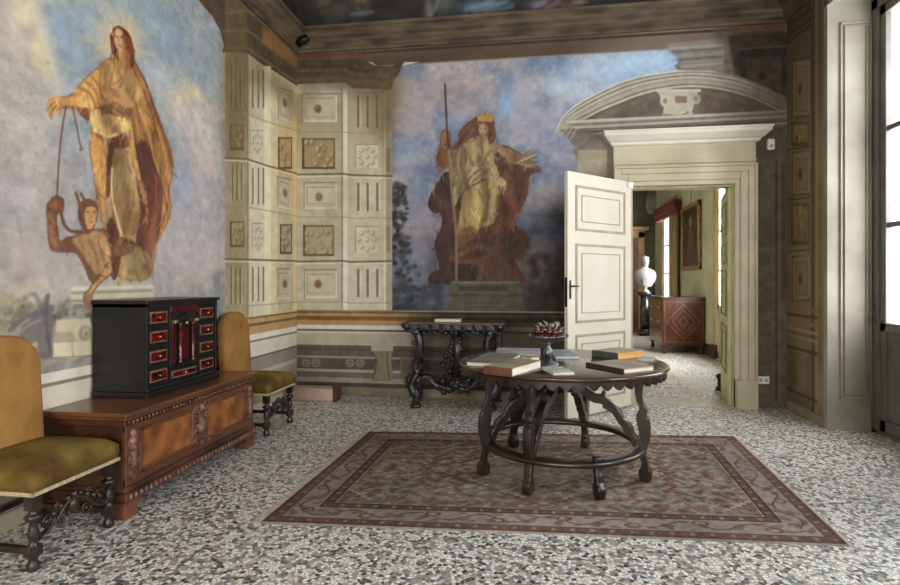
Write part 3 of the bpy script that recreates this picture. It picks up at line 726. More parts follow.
for p in ([(108,64),(104,80),(104,100)], [(112,74),(110,90),(114,104)], [(122,76),(118,82),(114,84)], [(124,80),(117,90)], [(130,88),(133,96),(130,104)]): A.stroke(p, .014, R4, .75, .012)
A.poly([(94,110),(106,105),(118,102),(130,106),(132,116),(120,118),(104,114)], (150,106,66), .95, .01); 
for p in ([(100,108),(112,112)], [(110,105),(122,113)], [(120,106),(128,114)]): A.stroke(p, .02, (96,60,40), .7, .012)
A.poly([(90,112),(98,110),(110,115),(122,118),(131,120),(130,130),(118,134),(106,136),(96,132),(91,124)], (232,188,112), 1, .008); A.stroke([(94,130),(106,137),(118,134)], .02, (250,222,160), .8, .01)
A.poly([(96,133),(108,138),(120,135),(131,130),(130,146),(112,148),(100,142)], (126,78,52), .9, .012)
A.poly([(93,136),(104,142),(110,150),(108,170),(105,195),(108,230),(103,226),(98,195),(94,165),(91,150)], (206,144,72), .95, .012)
for p in ([(100,142),(98,165),(102,195),(104,220)], [(106,150),(104,175),(107,205)]): A.stroke(p, .016, (236,186,110), .75, .012)
A.poly([(108,148),(114,152),(110,180),(112,215),(122,250),(114,258),(108,235),(106,200)], (122,62,42), .9, .012)
A.poly([(114,152),(122,148),(130,150),(133,168),(139,200),(142,236),(132,242),(121,236),(114,210),(111,184)], (204,174,112), .98, .01)
A.poly([(118,196),(130,186),(136,204),(138,230),(126,236),(120,220)], (166,126,82), .7, .03)
A.stroke([(112,168),(112,196),(118,222),(122,236)], .014, (240,220,164), .9, .006); A.stroke([(121,158),(128,152)], .02, (140,92,56), .9, .01)
A.poly([(104,206),(110,196),(112,214),(107,226)], (214,186,130), .8); A.poly([(106,226),(114,220),(122,250),(118,254),(108,250)], (116,74,50), .9)
A.poly([(138,140),(150,146),(158,170),(162,200),(160,232),(153,252),(150,276),(142,262),(136,240),(140,210),(136,180),(132,156)], (108,62,50), .92, .015)
for p in ([(130,122),(134,150),(138,178),(146,205)], [(140,110),(148,130),(154,158),(162,180)], [(150,108),(158,130),(166,160),(166,176)], [(134,150),(140,178),(146,200),(147,222)], [(130,142),(134,160),(136,176)]): A.stroke(p, .03, (230,172,92), .85, .014, w1=.012)
for p in ([(144,92),(154,120),(160,145)], [(136,104),(140,124),(146,138)], [(160,168),(162,200),(158,226)], [(168,184),(168,204),(160,228)], [(151,178),(152,205),(148,232)]): A.stroke(p, .022, (112,48,36), .7, .014)
for p in ([(156,176),(156,200),(153,226)], [(165,178),(165,204)]): A.stroke(p, .014, (178,90,60), .7, .01)
A.stroke([(134,60),(146,84),(156,114),(166,142),(172,166)], .02, (118,56,34), .75, .01)
A.poly([(127,256),(134,247),(144,250),(151,258),(149,272),(143,279),(132,280),(126,270)], (170,150,98), 1, .012, folds=((110,88,56),(206,190,130),.3,5)); A.blob((146,266),5,10,(110,70,46),.7); A.blob((132,272),8,4,(120,90,60),.6); A.stroke([(133,246),(132,254)], .02, (110,70,44), .7)
A.poly([(120,256),(126,254),(127,272),(122,284),(117,284),(120,268)], (200,166,110), .95); A.poly([(112,254),(121,252),(118,272),(114,280),(109,270)], (110,58,44), .9)
A.poly([(120,238),(132,240),(134,250),(122,256),(112,252)], (138,100,66), .9); A.stroke([(121,238),(132,243),(140,244)], .016, (70,40,30), .85, .008)
# horned figure at his feet
A.auto = (.9, 8.0, .45)
D1, D2, D3 = (128,84,60), (186,146,94), (86,52,42)
A.poly([(47,207),(50,200),(57,196),(63,198),(64,206),(62,213),(57,214),(56,222),(60,240),(66,238),(74,236),(84,232),(92,230),(104,230),(110,244),(112,262),(106,276),(96,284),(90,280),(84,266),(78,254),(72,252),(60,252),(51,250),(48,236)], D1, 1, .006, edge=((90,50,38), .008, .4))
A.poly([(72,240),(84,234),(100,232),(108,244),(110,262),(104,272),(96,274),(88,262),(80,250)], D2, .9, .015)
for p in ([(88,238),(94,250),(98,266)], [(98,236),(100,250),(104,262)], [(80,240),(84,250)]): A.stroke(p, .016, (130,80,50), .7, .012)
A.poly([(48,212),(54,214),(55,234),(57,246),(52,246),(49,234)], (176,112,72), .7); A.blob((55,204),5,5,(166,100,66),.8,hard=2); A.stroke([(52,200),(54,208)], .006, D3, .8); A.stroke([(58,199),(59,208)], .006, D3, .8)
A.poly([(79,204),(86,199),(94,201),(98,208),(97,220),(92,230),(86,234),(82,228),(78,216)], (110,68,50), 1, .005)
A.poly([(86,208),(94,207),(97,214),(94,224),(89,229),(85,222)], (208,154,88), .95, .006)
A.blob((88,212),1.2,.8,(60,30,24),.95); A.blob((94,212),1.1,.8,(60,30,24),.95); A.blob((91,222),1.5,.8,(100,40,30),.9); A.stroke([(91.5,213),(91.8,218)], .006, (120,70,44), .9, .004)
A.stroke([(76,193),(79,202),(82,208)], .022, (120,72,50), 1, .006, w1=.03); A.stroke([(81,194),(84,199),(88,204)], .02, (120,72,50), 1, .006, w1=.03); A.stroke([(97,196),(96,202),(94,206)], .014, (120,72,50), 1, .006); A.poly([(78,202),(80,214),(82,220),(78,216)], D3, .9)
A.poly([(110,262),(112,272),(102,282),(94,290),(90,300),(85,303),(84,296),(90,288),(98,278),(104,268)], (206,158,98), 1, .006, edge=((96,56,40), .008, .6))
A.poly([(84,296),(92,294),(92,300),(90,310),(85,308)], (176,130,98), .95)
A.auto = None
for p in ([(56,100),(50,103),(46,108)], [(56,103),(51,108),(48,114)], [(58,106),(54,112),(52,118)], [(60,99),(54,97),(49,99)]): A.stroke(p, .022, (226,168,92), 1, .006, w1=.010)
for p in ([(55,102),(50,106)], [(57,105),(52,111)]): A.stroke(p, .006, (140,80,44), .8, .005)
SS = [(110,28),(126,28),(134,46),(136,66),(150,92),(164,128),(172,160),(170,210),(160,238),(152,272),(130,281),(112,275),(104,240),(96,190),(91,150),(88,118),(76,108),(50,110),(50,100),(72,95),(90,74),(112,58)]
dabs(A, SS, 1300, .08, .24, 6, 4, 11, .012)
DS = [(47,207),(56,196),(64,204),(57,216),(60,240),(78,236),(80,204),(96,200),(98,222),(106,230),(112,262),(96,284),(84,266),(74,252),(50,250)]
dabs(A, DS, 380, .5, .22, 7, 2, 6, .010)
for p in ([(104,64),(100,78),(102,98)], [(134,72),(146,96),(156,126)]): A.stroke(p, .016, (120,70,44), .5, .014)
A.poly([(111,87),(116,86),(122,91),(130,98),(135,106),(127,108),(118,102),(112,95)], (206,150,94), .9, .008)
for k_ in range(4): A.stroke([(110+k_*.9,88+k_*2.4),(117+k_,90.5+k_*2.2)], .006, (130,76,50), .9, .004)
A.blob((119,40), 4.6, 9.5, (222,174,116), .8, hard=3); A.blob((123.5,43), 2, 8, (160,98,62), .55); A.blob((116.8,36.6), 1.2, .8, (84,42,30), .9); A.blob((121.6,37.2), 1.2, .8, (84,42,30), .9); A.blob((119.6,45.5), 1.7, .8, (130,56,42), .9); A.stroke([(119,37),(118.6,42)], .006, (150,88,56), .8, .005)
A.stroke([(66,107),(62,130),(59,160),(57,198)], .012, (112,62,48), 1, .005); A.stroke([(73,108),(77,128),(80,144),(82,149),(80,150)], .011, (112,62,48), 1, .005)
A.stroke([(61,212),(64,224),(71,231),(81,232)], .022, (112,66,50), 1, .006)
A.auto = None
# --- architecture on the left wall: entablature, pier
brown = (84,70,50)
A.poly([(188,-14),(200,2),(212,16),(220,30),(224,46),(225,60),(225,342),(297,330),(297,-60),(188,-60)], STONE, 1, .006, False)
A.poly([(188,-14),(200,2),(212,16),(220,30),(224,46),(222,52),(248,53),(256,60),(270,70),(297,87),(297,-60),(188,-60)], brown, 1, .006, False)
for k_, (dy, c_) in enumerate([(-42,(150,132,98)),(-34,(76,62,44)),(-22,(132,114,82)),(-10,(80,66,48)),(-4,(140,118,82)),(0,(66,54,38))]):
    A.stroke([(225,51+dy*.9),(247,52+dy),(297,86+dy*.85)], .02, c_, .75, .01, smooth=False)
A.poly([(262,30),(268,28),(297,56),(297,66),(276,54),(262,42)], (160,112,56), .8, .06, False)
A.poly([(225,54),(247,54),(247,340),(225,342)], (176,160,124), 1, .006, False)
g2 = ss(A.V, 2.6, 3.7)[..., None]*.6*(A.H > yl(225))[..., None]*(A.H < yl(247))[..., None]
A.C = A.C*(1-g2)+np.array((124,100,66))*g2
A.poly([(266,66),(297,86),(297,320),(266,322)], (212,198,164), 1, .006, False)
A.quad(247,54,248.6,320,(120,104,76),.7); A.quad(264,66,271,322,(250,242,214),.85); A.poly([(252,120),(266,120),(266,330),(252,330)], (234,226,198), .5, .05, False)  # soft bright bands, here and next line: corner light painted into the pier colour
A.poly([(268,90),(278,90),(278,320),(268,320)], (250,232,180), .5, .04, False); A.quad(293,90,297,325,(248,222,160),.7,fe=.04); A.poly([(282,120),(297,120),(297,200),(282,200)], (238,196,116), .4, .08)
for x in (232,236.5,241): groove(A,x,62,108,1.6); groove(A,x+1,164,200,1.5); groove(A,x-.5,267,304,1.5)
for x in (253,258.5,263.5): groove(A,x,70,108,1.6); groove(A,x,168,204,1.5); groove(A,x,267,301,1.5)
relief(A,230,124,244,150,(150,124,82),seed=3,k=.7); relief(A,230,221,244.5,247,(176,160,120),seed=4,k=.7)
rosette(A,250,130,263,153,.7); rosette(A,252,223,263,250,.7)
panel(A,278,86,293,118,(285,103),dy=6,k=.6); relief(A,278,137,292,169,(206,170,110),seed=8,k=.7); panel(A,277,176,291,207,(285,193),(150,130,98),dy=3,k=.6); relief(A,280,224,292,254,(190,176,140),seed=12,k=.7); panel(A,277,268,290,299,(285,284),(156,96,60),dy=0,k=.6)
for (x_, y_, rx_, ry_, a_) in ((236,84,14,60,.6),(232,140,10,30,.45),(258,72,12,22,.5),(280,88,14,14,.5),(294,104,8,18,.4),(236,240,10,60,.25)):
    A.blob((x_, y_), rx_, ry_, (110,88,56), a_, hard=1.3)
for pts in ([(225,158),(247,159),(268,166),(297,173.5)], [(225,259),(297,261)]):
    A.stroke(pts, .02, (112,96,68), .9, .006, smooth=False); A.stroke([(p[0], p[1]+2.2) for p in pts], .012, SHI, .7, .006, smooth=False)
for pts in ([(225,112),(247,114),(268,122),(297,131)], [(225,206),(247,207),(297,216)], [(225,308),(297,302)]): A.stroke(pts, .012, (150,136,106), .6, .006, smooth=False)
# left dado: mouldings run level along the wall
zz = lambda y: CAMZ-(y-281)*7.06/560
def lband(z0, z1, c0, a=1.0, h0=None):
    m_ = (A.V >= z0) & (A.V < z1)
    if h0 is not None: m_ &= (A.H > h0)
    A.C[m_] = (A.C*(1-a)+(np.array(c0)+((m3-.5)*20+(m2-.5)*18)[..., None])*a)[m_]
hp = yl(240)
lband(zz(327), zz(312), (206,166,104), 1, hp); lband(zz(313), zz(311), (150,110,66), 1, hp); lband(zz(319), zz(316.5), (132,104,72), 1, hp)
lband(zz(331), zz(326), (240,236,222)); lband(zz(333), zz(331), (150,138,116)); lband(zz(345), zz(333), (232,226,206)); lband(zz(347), zz(345), (120,110,96)); lband(zz(358), zz(347), (160,150,136))
lband(zz(362), zz(358), (206,196,176)); lband(zz(376), zz(362), (176,166,146)); lband(0, zz(376), (150,140,122))
A.C += ((A.noise(9, 41, 4)-.5)*14)[..., None]
cv = A.V > 4.5
A.C[cv] = (np.array((58,54,50))+((m2-.5)*50)[..., None])[cv]
lu = A.C.mean(2, keepdims=True); A.C = (lu+(A.C-lu)*.84)*np.array((1.02, 1.0, .97))
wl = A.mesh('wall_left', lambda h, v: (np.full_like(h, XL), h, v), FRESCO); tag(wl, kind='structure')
# ================================================================ RIGHT PIER (painted)
def pl_right(x, y):
    p = on_X(x, y, XR); return (p.y, p.z)
Rr = Canvas(pl_right, 5.81, YB, 0.0, ZC, 0.0095, (128, 112, 84))
k1 = Rr.noise(3, 5); Rr.C += ((k1-.5)*40)[..., None]
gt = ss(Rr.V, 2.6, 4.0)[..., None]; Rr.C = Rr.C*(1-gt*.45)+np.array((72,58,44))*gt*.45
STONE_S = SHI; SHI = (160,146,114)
Rr.poly([(787,44),(812,26),(812,-40),(787,-40)], (78,62,46), .9, .01, False)
for dy in (0, 8, 16, 26): Rr.stroke([(787,48-dy),(814,28-dy)], .014, (134,110,80), .7, .01)
for (y0, y1) in ((60,118),(152,196),(256,302)):
    Rr.quad(792,y0,810,y1,(92,76,52),.9,y0-4+(y0>140)*3,y1-1); Rr.quad(793,y0+2,810,y1-2,(140,124,92),.95,y0-1,y1-3); Rr.quad(795.5,y0+6,807.5,y1-6,(96,80,56),.8); Rr.quad(796.2,y0+7,807,y1-7,(134,118,88),.95)
    Rr.blob((800,(y0+y1)/2),2.2,6,(84,60,38),.9,hard=2)
for (y0, y1) in ((122,146),(203,245)):
    Rr.quad(791,y0,809,y1,(92,76,52),.9); Rr.quad(793,y0+3,808,y1-4,(130,112,80),.9)
    for i in range(14): Rr.blob((random.uniform(794,807), random.uniform(y0+4,y1-5)), 1.4, 3, random.choice([(88,72,48),(164,144,106)]), .7)
for pts in ([(787,150),(812,146)], [(787,200),(812,197)], [(787,252),(812,249)]): Rr.stroke(pts, .018, (84,70,48), .9)
Rr.quad(811,-40,815,420,(86,72,54),.8); Rr.quad(815,-40,818,440,(150,136,108),.6); Rr.quad(822,-40,824,440,(150,140,112),.5)
for (y, y2, c_, w_) in ((308,311,(140,106,68),.03),(314,318,(84,60,40),.03),(320,326,(146,112,74),.04),(327,334,(156,144,118),.03),(331,339,(96,84,64),.02),(334,342,(150,138,112),.03),(346,354,(70,58,44),.03)):
    Rr.stroke([(787,y),(817,y2)], w_, c_, .85, .01)
Rr.quad(790,350,810,398,(106,90,68),.7,358,410); Rr.quad(797,356,806,392,(140,122,92),.6); Rr.stroke([(787,388),(817,402)], .03, (80,66,48), .8)
SHI = STONE_S
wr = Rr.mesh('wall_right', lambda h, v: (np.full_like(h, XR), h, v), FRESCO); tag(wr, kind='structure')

# ================================================================ MATERIALS
def terrazzo(name):
    m, nt, b = nodes_of(name); N, L = nt.nodes, nt.links
    tc = N.new('ShaderNodeTexCoord')
    nz = N.new('ShaderNodeTexNoise'); nz.inputs['Scale'].default_value = 18; nz.inputs['Detail'].default_value = 3
    L.new(tc.outputs['Object'], nz.inputs['Vector'])
    ad = N.new('ShaderNodeMixRGB'); ad.blend_type = 'ADD'; ad.inputs[0].default_value = 0.03
    L.new(tc.outputs['Object'], ad.inputs[1]); L.new(nz.outputs['Color'], ad.inputs[2])
    def vor(scale, feat):
        v = N.new('ShaderNodeTexVoronoi'); v.voronoi_dimensions = '2D'; v.feature = feat; v.inputs['Scale'].default_value = scale
        L.new(ad.outputs[0], v.inputs['Vector']); return v
    v1 = vor(46, 'F1'); e1 = vor(46, 'DISTANCE_TO_EDGE')
    sp = N.new('ShaderNodeSeparateColor'); L.new(v1.outputs['Color'], sp.inputs[0])
    cr = N.new('ShaderNodeValToRGB'); cr.color_ramp.interpolation = 'CONSTANT'
    els = [(0, (56,56,56)), (.115, (232,230,224)), (.31, (158,158,156)), (.42, (216,211,202)), (.55, (108,109,110)), (.65, (244,242,238)), (.82, (176,160,138)), (.88, (138,140,142)), (.95, (210,194,178))]
    r = cr.color_ramp
    while len(r.elements) < len(els): r.elements.new(0.5)
    for e, (p, c) in zip(r.elements, els): e.position = p; e.color = lin(c)
    L.new(sp.outputs[0], cr.inputs[0])
    er = N.new('ShaderNodeValToRGB'); er.color_ramp.elements[0].position = .04; er.color_ramp.elements[1].position = .13
    L.new(e1.outputs['Distance'], er.inputs[0])
    mx = N.new('ShaderNodeMixRGB'); L.new(er.outputs[0], mx.inputs[0]); L.new(cr.outputs[0], mx.inputs[2])
    # matrix between the chips: fine small chips
    v2 = vor(120, 'F1'); s2 = N.new('ShaderNodeSeparateColor'); L.new(v2.outputs['Color'], s2.inputs[0])
    c2 = N.new('ShaderNodeValToRGB'); c2.color_ramp.elements[0].color = lin((100,99,96)); c2.color_ramp.elements[1].color = lin((188,186,180))
    L.new(s2.outputs[0], c2.inputs[0]); L.new(c2.outputs[0], mx.inputs[1])
    L.new(mx.outputs[0], b.inputs['Base Color'])
    b.inputs['Roughness'].default_value = 0.42; b.inputs['Specular IOR Level'].default_value = 0.45
    return m
M = {}
M['floor'] = terrazzo('terrazzo')
M['slab'] = mat('pale_stone_slab', (206,198,186), (176,168,156), .4, scale=6, bump=.1)
M['plaster'] = mat('aged_plaster', (150,140,118), (120,108,88), .8, scale=2.5, bump=.2)
M['reveal'] = mat('grey_plaster', (158,153,138), (116,110,96), .7, scale=1.6, bump=.15, contrast=(.3,.7))
M['ceiling'] = mat('ceiling_paint', (92,84,72), (60,54,48), .9, scale=2)
M['cornice'] = mat('cornice_wood', (108,92,70), (66,54,42), .7, scale=3, stretch=(1,1,4), bump=.2)
M['cream'] = mat('cream_paint', (224,219,203), (212,204,184), .45, scale=2.2, bump=.05, contrast=(.3,.7))
M['cream2'] = mat('ivory_paint', (200,190,162), (176,166,138), .5, scale=2.2, bump=.05)
M['olive'] = mat('olive_paint', (190,186,138), (160,156,108), .5, scale=2.5, bump=.05)
M['oliveline'] = mat('olive_paint_dark', (136,132,88), (112,108,70), .5)
M['greyframe'] = mat('grey_green_paint', (112,108,100), (90,86,80), .5, scale=3)
M['black'] = mat('black_iron', (22,21,20), (14,13,13), .45, metal=.3)
M['whiteplastic'] = mat('white_plastic', (232,232,228), (222,222,218), .4)
M['greyplastic'] = mat('grey_plastic', (170,172,172), (150,152,152), .5)
M['darkwood'] = mat('ebonised_walnut', (50,38,31), (24,18,15), .34, scale=6, stretch=(1,1,.3), bump=.2, coat=.25)
M['tabletop'] = mat('polished_walnut', (78,56,44), (46,32,26), .24, scale=3, stretch=(.6,5,1), bump=.04, coat=.5)
M['black_carved'] = mat('black_carved_wood', (40,36,33), (12,11,10), .32, scale=18, bump=.5, coat=.3)
M['consoletop'] = mat('brown_marble', (104,84,66), (70,54,42), .3, scale=7)
M['velvet'] = mat('olive_velvet', (130,110,52), (82,56,26), .85, scale=5, stretch=(1,1,1), bump=.25, bscale=30, contrast=(.3,.7), spec=.2)
M['velvet_back'] = mat('gold_velvet', (176,132,72), (136,94,48), .85, scale=6, stretch=(1,1,.7), bump=.25, bscale=30, contrast=(.3,.7), spec=.2)
M['fringe'] = mat('cream_braid', (196,180,144), (164,146,110), .8, scale=60)
M['chest'] = mat('walnut_chest', (122,76,46), (74,42,26), .35, scale=4, stretch=(1,.25,2), bump=.12, coat=.3, contrast=(.3,.7))
M['chestpanel'] = mat('burr_walnut_panel', (164,102,48), (104,58,30), .35, scale=7, bump=.08, coat=.3, detail=9, contrast=(.35,.62))
M['chestdark'] = mat('dark_walnut', (96,56,36), (52,28,18), .35, scale=5, bump=.15, coat=.3)
M['carving'] = mat('worn_carved_walnut', (140,104,84), (70,42,30), .45, scale=22, bump=.3)
M['ebony'] = mat('ebony', (21,20,20), (14,13,13), .42, scale=5, coat=.15)
M['tortoise'] = mat('red_tortoiseshell', (104,14,16), (38,8,10), .16, scale=22, coat=.6, contrast=(.42,.6))
M['tortoise2'] = mat('red_veneer', (88,18,28), (56,10,18), .2, scale=12, coat=.5)
M['inlay'] = mat('bone_inlay', (140,112,84), (98,72,50), .4, scale=20)
M['brass'] = mat('brass', (214,196,150), (160,140,96), .3, metal=.8)
M['silver'] = mat('tarnished_silver', (128,134,136), (66,70,74), .35, metal=.75, scale=20)
M['fruit'] = mat('dark_red_fruit', (96,26,34), (44,16,20), .3, scale=12, coat=.4)
M['nut'] = mat('brown_fruit', (120,96,84), (70,52,46), .4, scale=16)
M['leaf'] = mat('dry_grey_leaf', (176,178,168), (120,124,112), .6, scale=14)
M['page'] = mat('book_pages', (226,220,204), (200,192,172), .8, scale=3, stretch=(1,1,60))
M['gilt'] = mat('gilt_pages', (232,176,92), (200,136,60), .45, scale=3, stretch=(1,1,60))
M['bust'] = mat('white_marble', (160,158,154), (132,130,128), .45, scale=4)
M['column'] = mat('black_marble', (42,46,50), (22,24,27), .25, scale=5, coat=.4)
M['room2'] = mat('sage_wall', (196,192,166), (174,170,144), .8, scale=1.5)
M['room2dark'] = mat('dark_green_wall', (110,108,90), (86,84,70), .8, scale=1.5)
M['pinkjamb'] = mat('pink_stone', (198,158,124), (172,132,98), .6, scale=3)
M['redbase'] = mat('red_marble_skirting', (92,54,52), (62,38,38), .4, scale=6)
M['frame'] = mat('worn_gilt_frame', (176,132,84), (120,82,50), .45, metal=.3, scale=9)
M['marq1'] = mat('marquetry_dark', (88,48,32), (58,30,20), .3, scale=5, stretch=(4,1,1), coat=.4)
M['marq2'] = mat('marquetry_light', (124,82,58), (96,58,38), .3, scale=5, stretch=(1,4,1), coat=.4)
M['curtain'] = mat('beige_curtain', (176,150,112), (140,112,80), .9, scale=6, stretch=(6,6,.4))
M['valance'] = mat('russet_valance', (124,64,50), (86,42,34), .9, scale=10)
M['brownwood'] = mat('brown_door_wood', (128,84,56), (96,60,40), .5, scale=4)
M['pinkstone'] = mat('pink_grey_stone', (196,172,152), (168,142,122), .5, scale=4)
def glass_mat():
    m, nt, b = nodes_of('window_glass'); N, L = nt.nodes, nt.links
    nt.nodes.remove(b); out = [n for n in N if n.type == 'OUTPUT_MATERIAL'][0]
    t = N.new('ShaderNodeBsdfTransparent'); g = N.new('ShaderNodeBsdfGlossy'); g.inputs['Roughness'].default_value = .03
    mx = N.new('ShaderNodeMixShader'); mx.inputs[0].default_value = .05
    L.new(t.outputs[0], mx.inputs[1]); L.new(g.outputs[0], mx.inputs[2]); L.new(mx.outputs[0], out.inputs[0])
    return m
M['glass'] = glass_mat()

# ================================================================ ROOM SHELL
def S(mb, name, m, parent=None, **k):
    o = mb.build(name, m, parent, **k)
    if parent is None: o['kind'] = 'structure'
    return o
f = MB().box(XL-.3, XR+.55, YF-.3, YB+.02, -.1, 0); S(f, 'floor', M['floor'])
S(MB().box(XL-.3, XR+.6, YF-.3, YB+.3, ZC, ZC+.15), 'ceiling', M['ceiling'])
S(MB().box(XL-.15, XL-.002, .55, YB+.3, 0, ZC).box(XL-.15, XL, YF-.3, .6, 0, ZC), 'wall_left', M['plaster'])
# masonry behind the painted back wall, around the door opening
S(MB().box(XL-.15, DX0, YB+.004, YB+.30, 0, ZC).prism([(DX1, YB+.004), (XR+.6, YB+.004), (XR+.6, 7.66), (2.42, 7.66)], 0, ZC).prism([(YB+.004, DZ), (7.66, 2.60), (7.66, ZC), (YB+.004, ZC)], DX0, 2.44, Matrix(((0,0,1,0),(1,0,0,0),(0,1,0,0),(0,0,0,1)))), 'wall_back', M['plaster'])
# front wall behind the camera, with two unseen windows added for fill light
f = MB(); xs = [XL-.15, -2.25, -.75, .45, 1.95, XR+.55]
f.box(xs[0], xs[1], YF-.25, YF, 0, ZC).box(xs[2], xs[3], YF-.25, YF, 0, ZC).box(xs[4], xs[5], YF-.25, YF, 0, ZC)
f.box(xs[1], xs[2], YF-.25, YF, 0, .8).box(xs[3], xs[4], YF-.25, YF, 0, .8).box(xs[1], xs[2], YF-.25, YF, 4.2, ZC).box(xs[3], xs[4], YF-.25, YF, 4.2, ZC)
S(f, 'wall_front', M['plaster'])
# right wall: piers between deep window openings
f = MB(); X1 = XG+.06
edges = [YF-.25] + [e for w in WINS[::-1] for e in w] + [YB+.02]
for i in range(0, len(edges), 2):
    f.box(XR+.004 if edges[i+1] > YB else XR, X1, edges[i], edges[i+1], 0, ZC)
for a, b in WINS: f.box(XR, X1, a, b, WTOP, ZC)
S(f, 'wall_right', M['reveal'])
# pale edge bead and panel moulding on the far window reveal
yv = WINS[0][1]
f = MB(); f.box(XR-.012, XR+.03, yv-.012, yv+.05, 0, WTOP)
S(f, 'trim_1', M['reveal'])
f = MB(); xa, xb_, za, zb_ = XR+.10, XR+.37, .30, 3.86; t = .022
for o_, w_ in ((0, .018), (.035, .010)):
    x0, x1, z0, z1 = xa+o_, xb_-o_, za+o_, zb_-o_
    f.bbox(x0, x0+w_, yv-.02, yv+.002, z0, z1).bbox(x1-w_, x1, yv-.02, yv+.002, z0, z1).bbox(x0, x1, yv-.02, yv+.002, z0, z0+w_).bbox(x0, x1, yv-.02, yv+.002, z1-w_, z1)
S(f, 'trim_2', M['reveal'])
# windows
def french_window(n, a, b, x, z0=0.0, z1=WTOP, m='greyframe', panel=1.0, bars=(1.92, 2.80)):
    root = bpy.data.objects.new('window_%d' % n, None); COL.objects.link(root); root['kind'] = 'structure'; root.location = (x, (a+b)/2, 0)
    Y0, Y1 = a-(a+b)/2, b-(a+b)/2
    f = MB(); fw = .10
    f.bbox(-.05, .05, Y0, Y0+fw, z0, z1).bbox(-.05, .05, Y1-fw, Y1, z0, z1).bbox(-.05, .05, Y0, Y1, z1-fw, z1).bbox(-.05, .05, Y0, Y1, z0, z0+.03)
    f.build('window_frame', M[m], root)
    for (p0, p1) in ((Y0+fw, -.003), (.003, Y1-fw)):
        f = MB(); s = .085
        f.bbox(-.03, .02, p0, p0+s, z0+.03, z1-fw).bbox(-.03, .02, p1-s, p1, z0+.03, z1-fw).bbox(-.03, .02, p0, p1, z1-fw-s, z1-fw).bbox(-.03, .02, p0, p1, z0+.03, z0+.14)
        if panel:
            f.bbox(-.03, .02, p0, p1, panel-.05, panel+.03).bbox(-.012, .006, p0+s, p1-s, z0+.14, panel-.05).bbox(-.024, -.01, p0+s+.05, p1-s-.05, z0+.24, panel-.14, .01)
        for z in bars: f.bbox(-.02, .012, p0+s, p1-s, z-.024, z+.024)
        lf = f.build('casement', M[m], root)
        MB().box(-.004, .0, p0+s, p1-s, (panel or z0+.14)+.0, z1-fw-s).build('pane', M['glass'], lf)
    return root
for i, (a, b) in enumerate(WINS): wroot = french_window(i+1, a, b, XG); w0 = wroot if i == 0 else w0
# espagnolette handle on the near leaf of the first window
p = on_X(881, 322, XG-.05)
hb = MB().bbox(-.012, 0, -.014, .014, -.09, .09, .003).tube([(-.02, 0, .0), (-.035, 0, -.02), (-.035, 0, -.10)], .008)
h = hb.build('window_handle', M['silver'], w0); h.location = (-.05, .735-.03, 1.12)
for i, x0 in enumerate((-2.25, .45)):  # unseen front windows, added so fill light comes from behind the camera
    r = bpy.data.objects.new('window_%d' % (i+4), None); COL.objects.link(r); r['kind'] = 'structure'; r.location = (x0+.75, YF-.1, 0)
    f = MB()
    for (a, b, c, d) in ((-.75,-.69,.8,4.2),(.69,.75,.8,4.2),(-.03,.03,.8,4.2),(-.75,.75,.8,.86),(-.75,.75,4.14,4.2),(-.75,.75,2.4,2.44)): f.box(a, b, -.03, .03, c, d)
    f.build('window_frame', M['cream'], r)
# cornice round the room
prof = [(0, 4.27), (.03, 4.27), (.035, 4.30), (.06, 4.315), (.06, 4.35), (.085, 4.365), (.09, 4.40), (.13, 4.42), (.15, 4.45), (.15, 4.49), (.175, 4.50), (.185, 4.53), (0, 4.55)]
def cornice(name, pts, close=False):
    f = MB(); n = len(prof); m_ = len(pts); v = []
    for (x, y, dx, dy) in pts:
        for d, z in prof: v.append((x+dx*d, y+dy*d, z))
    F = []
    for i in range(m_-1):
        for k in range(n-1): F.append([i*n+k, i*n+k+1, (i+1)*n+k+1, (i+1)*n+k])
    f.add(v, F, False); o = f.build(name, M['cornice']); o['kind'] = 'structure'; return o
cornice('trim_3', [(XL, YF, 1, 0), (XL, YB, 1, -1), (XR, YB, -1, -1), (XR, YF, -1, 0)])
# plaster skirting below the painted dado
f = MB().bbox(XL+.018, .86, YB-.018, YB, 0, .10); S(f, 'baseboard_back', M['plaster'])
f = MB().bbox(XL, XL+.018, YF, YB, 0, .10); S(f, 'baseboard_left', M['cream2'])
f = MB().bbox(XR-.018, XR, yv+.06, YB-.02, 0, .10); S(f, 'baseboard_right', M['plaster'])

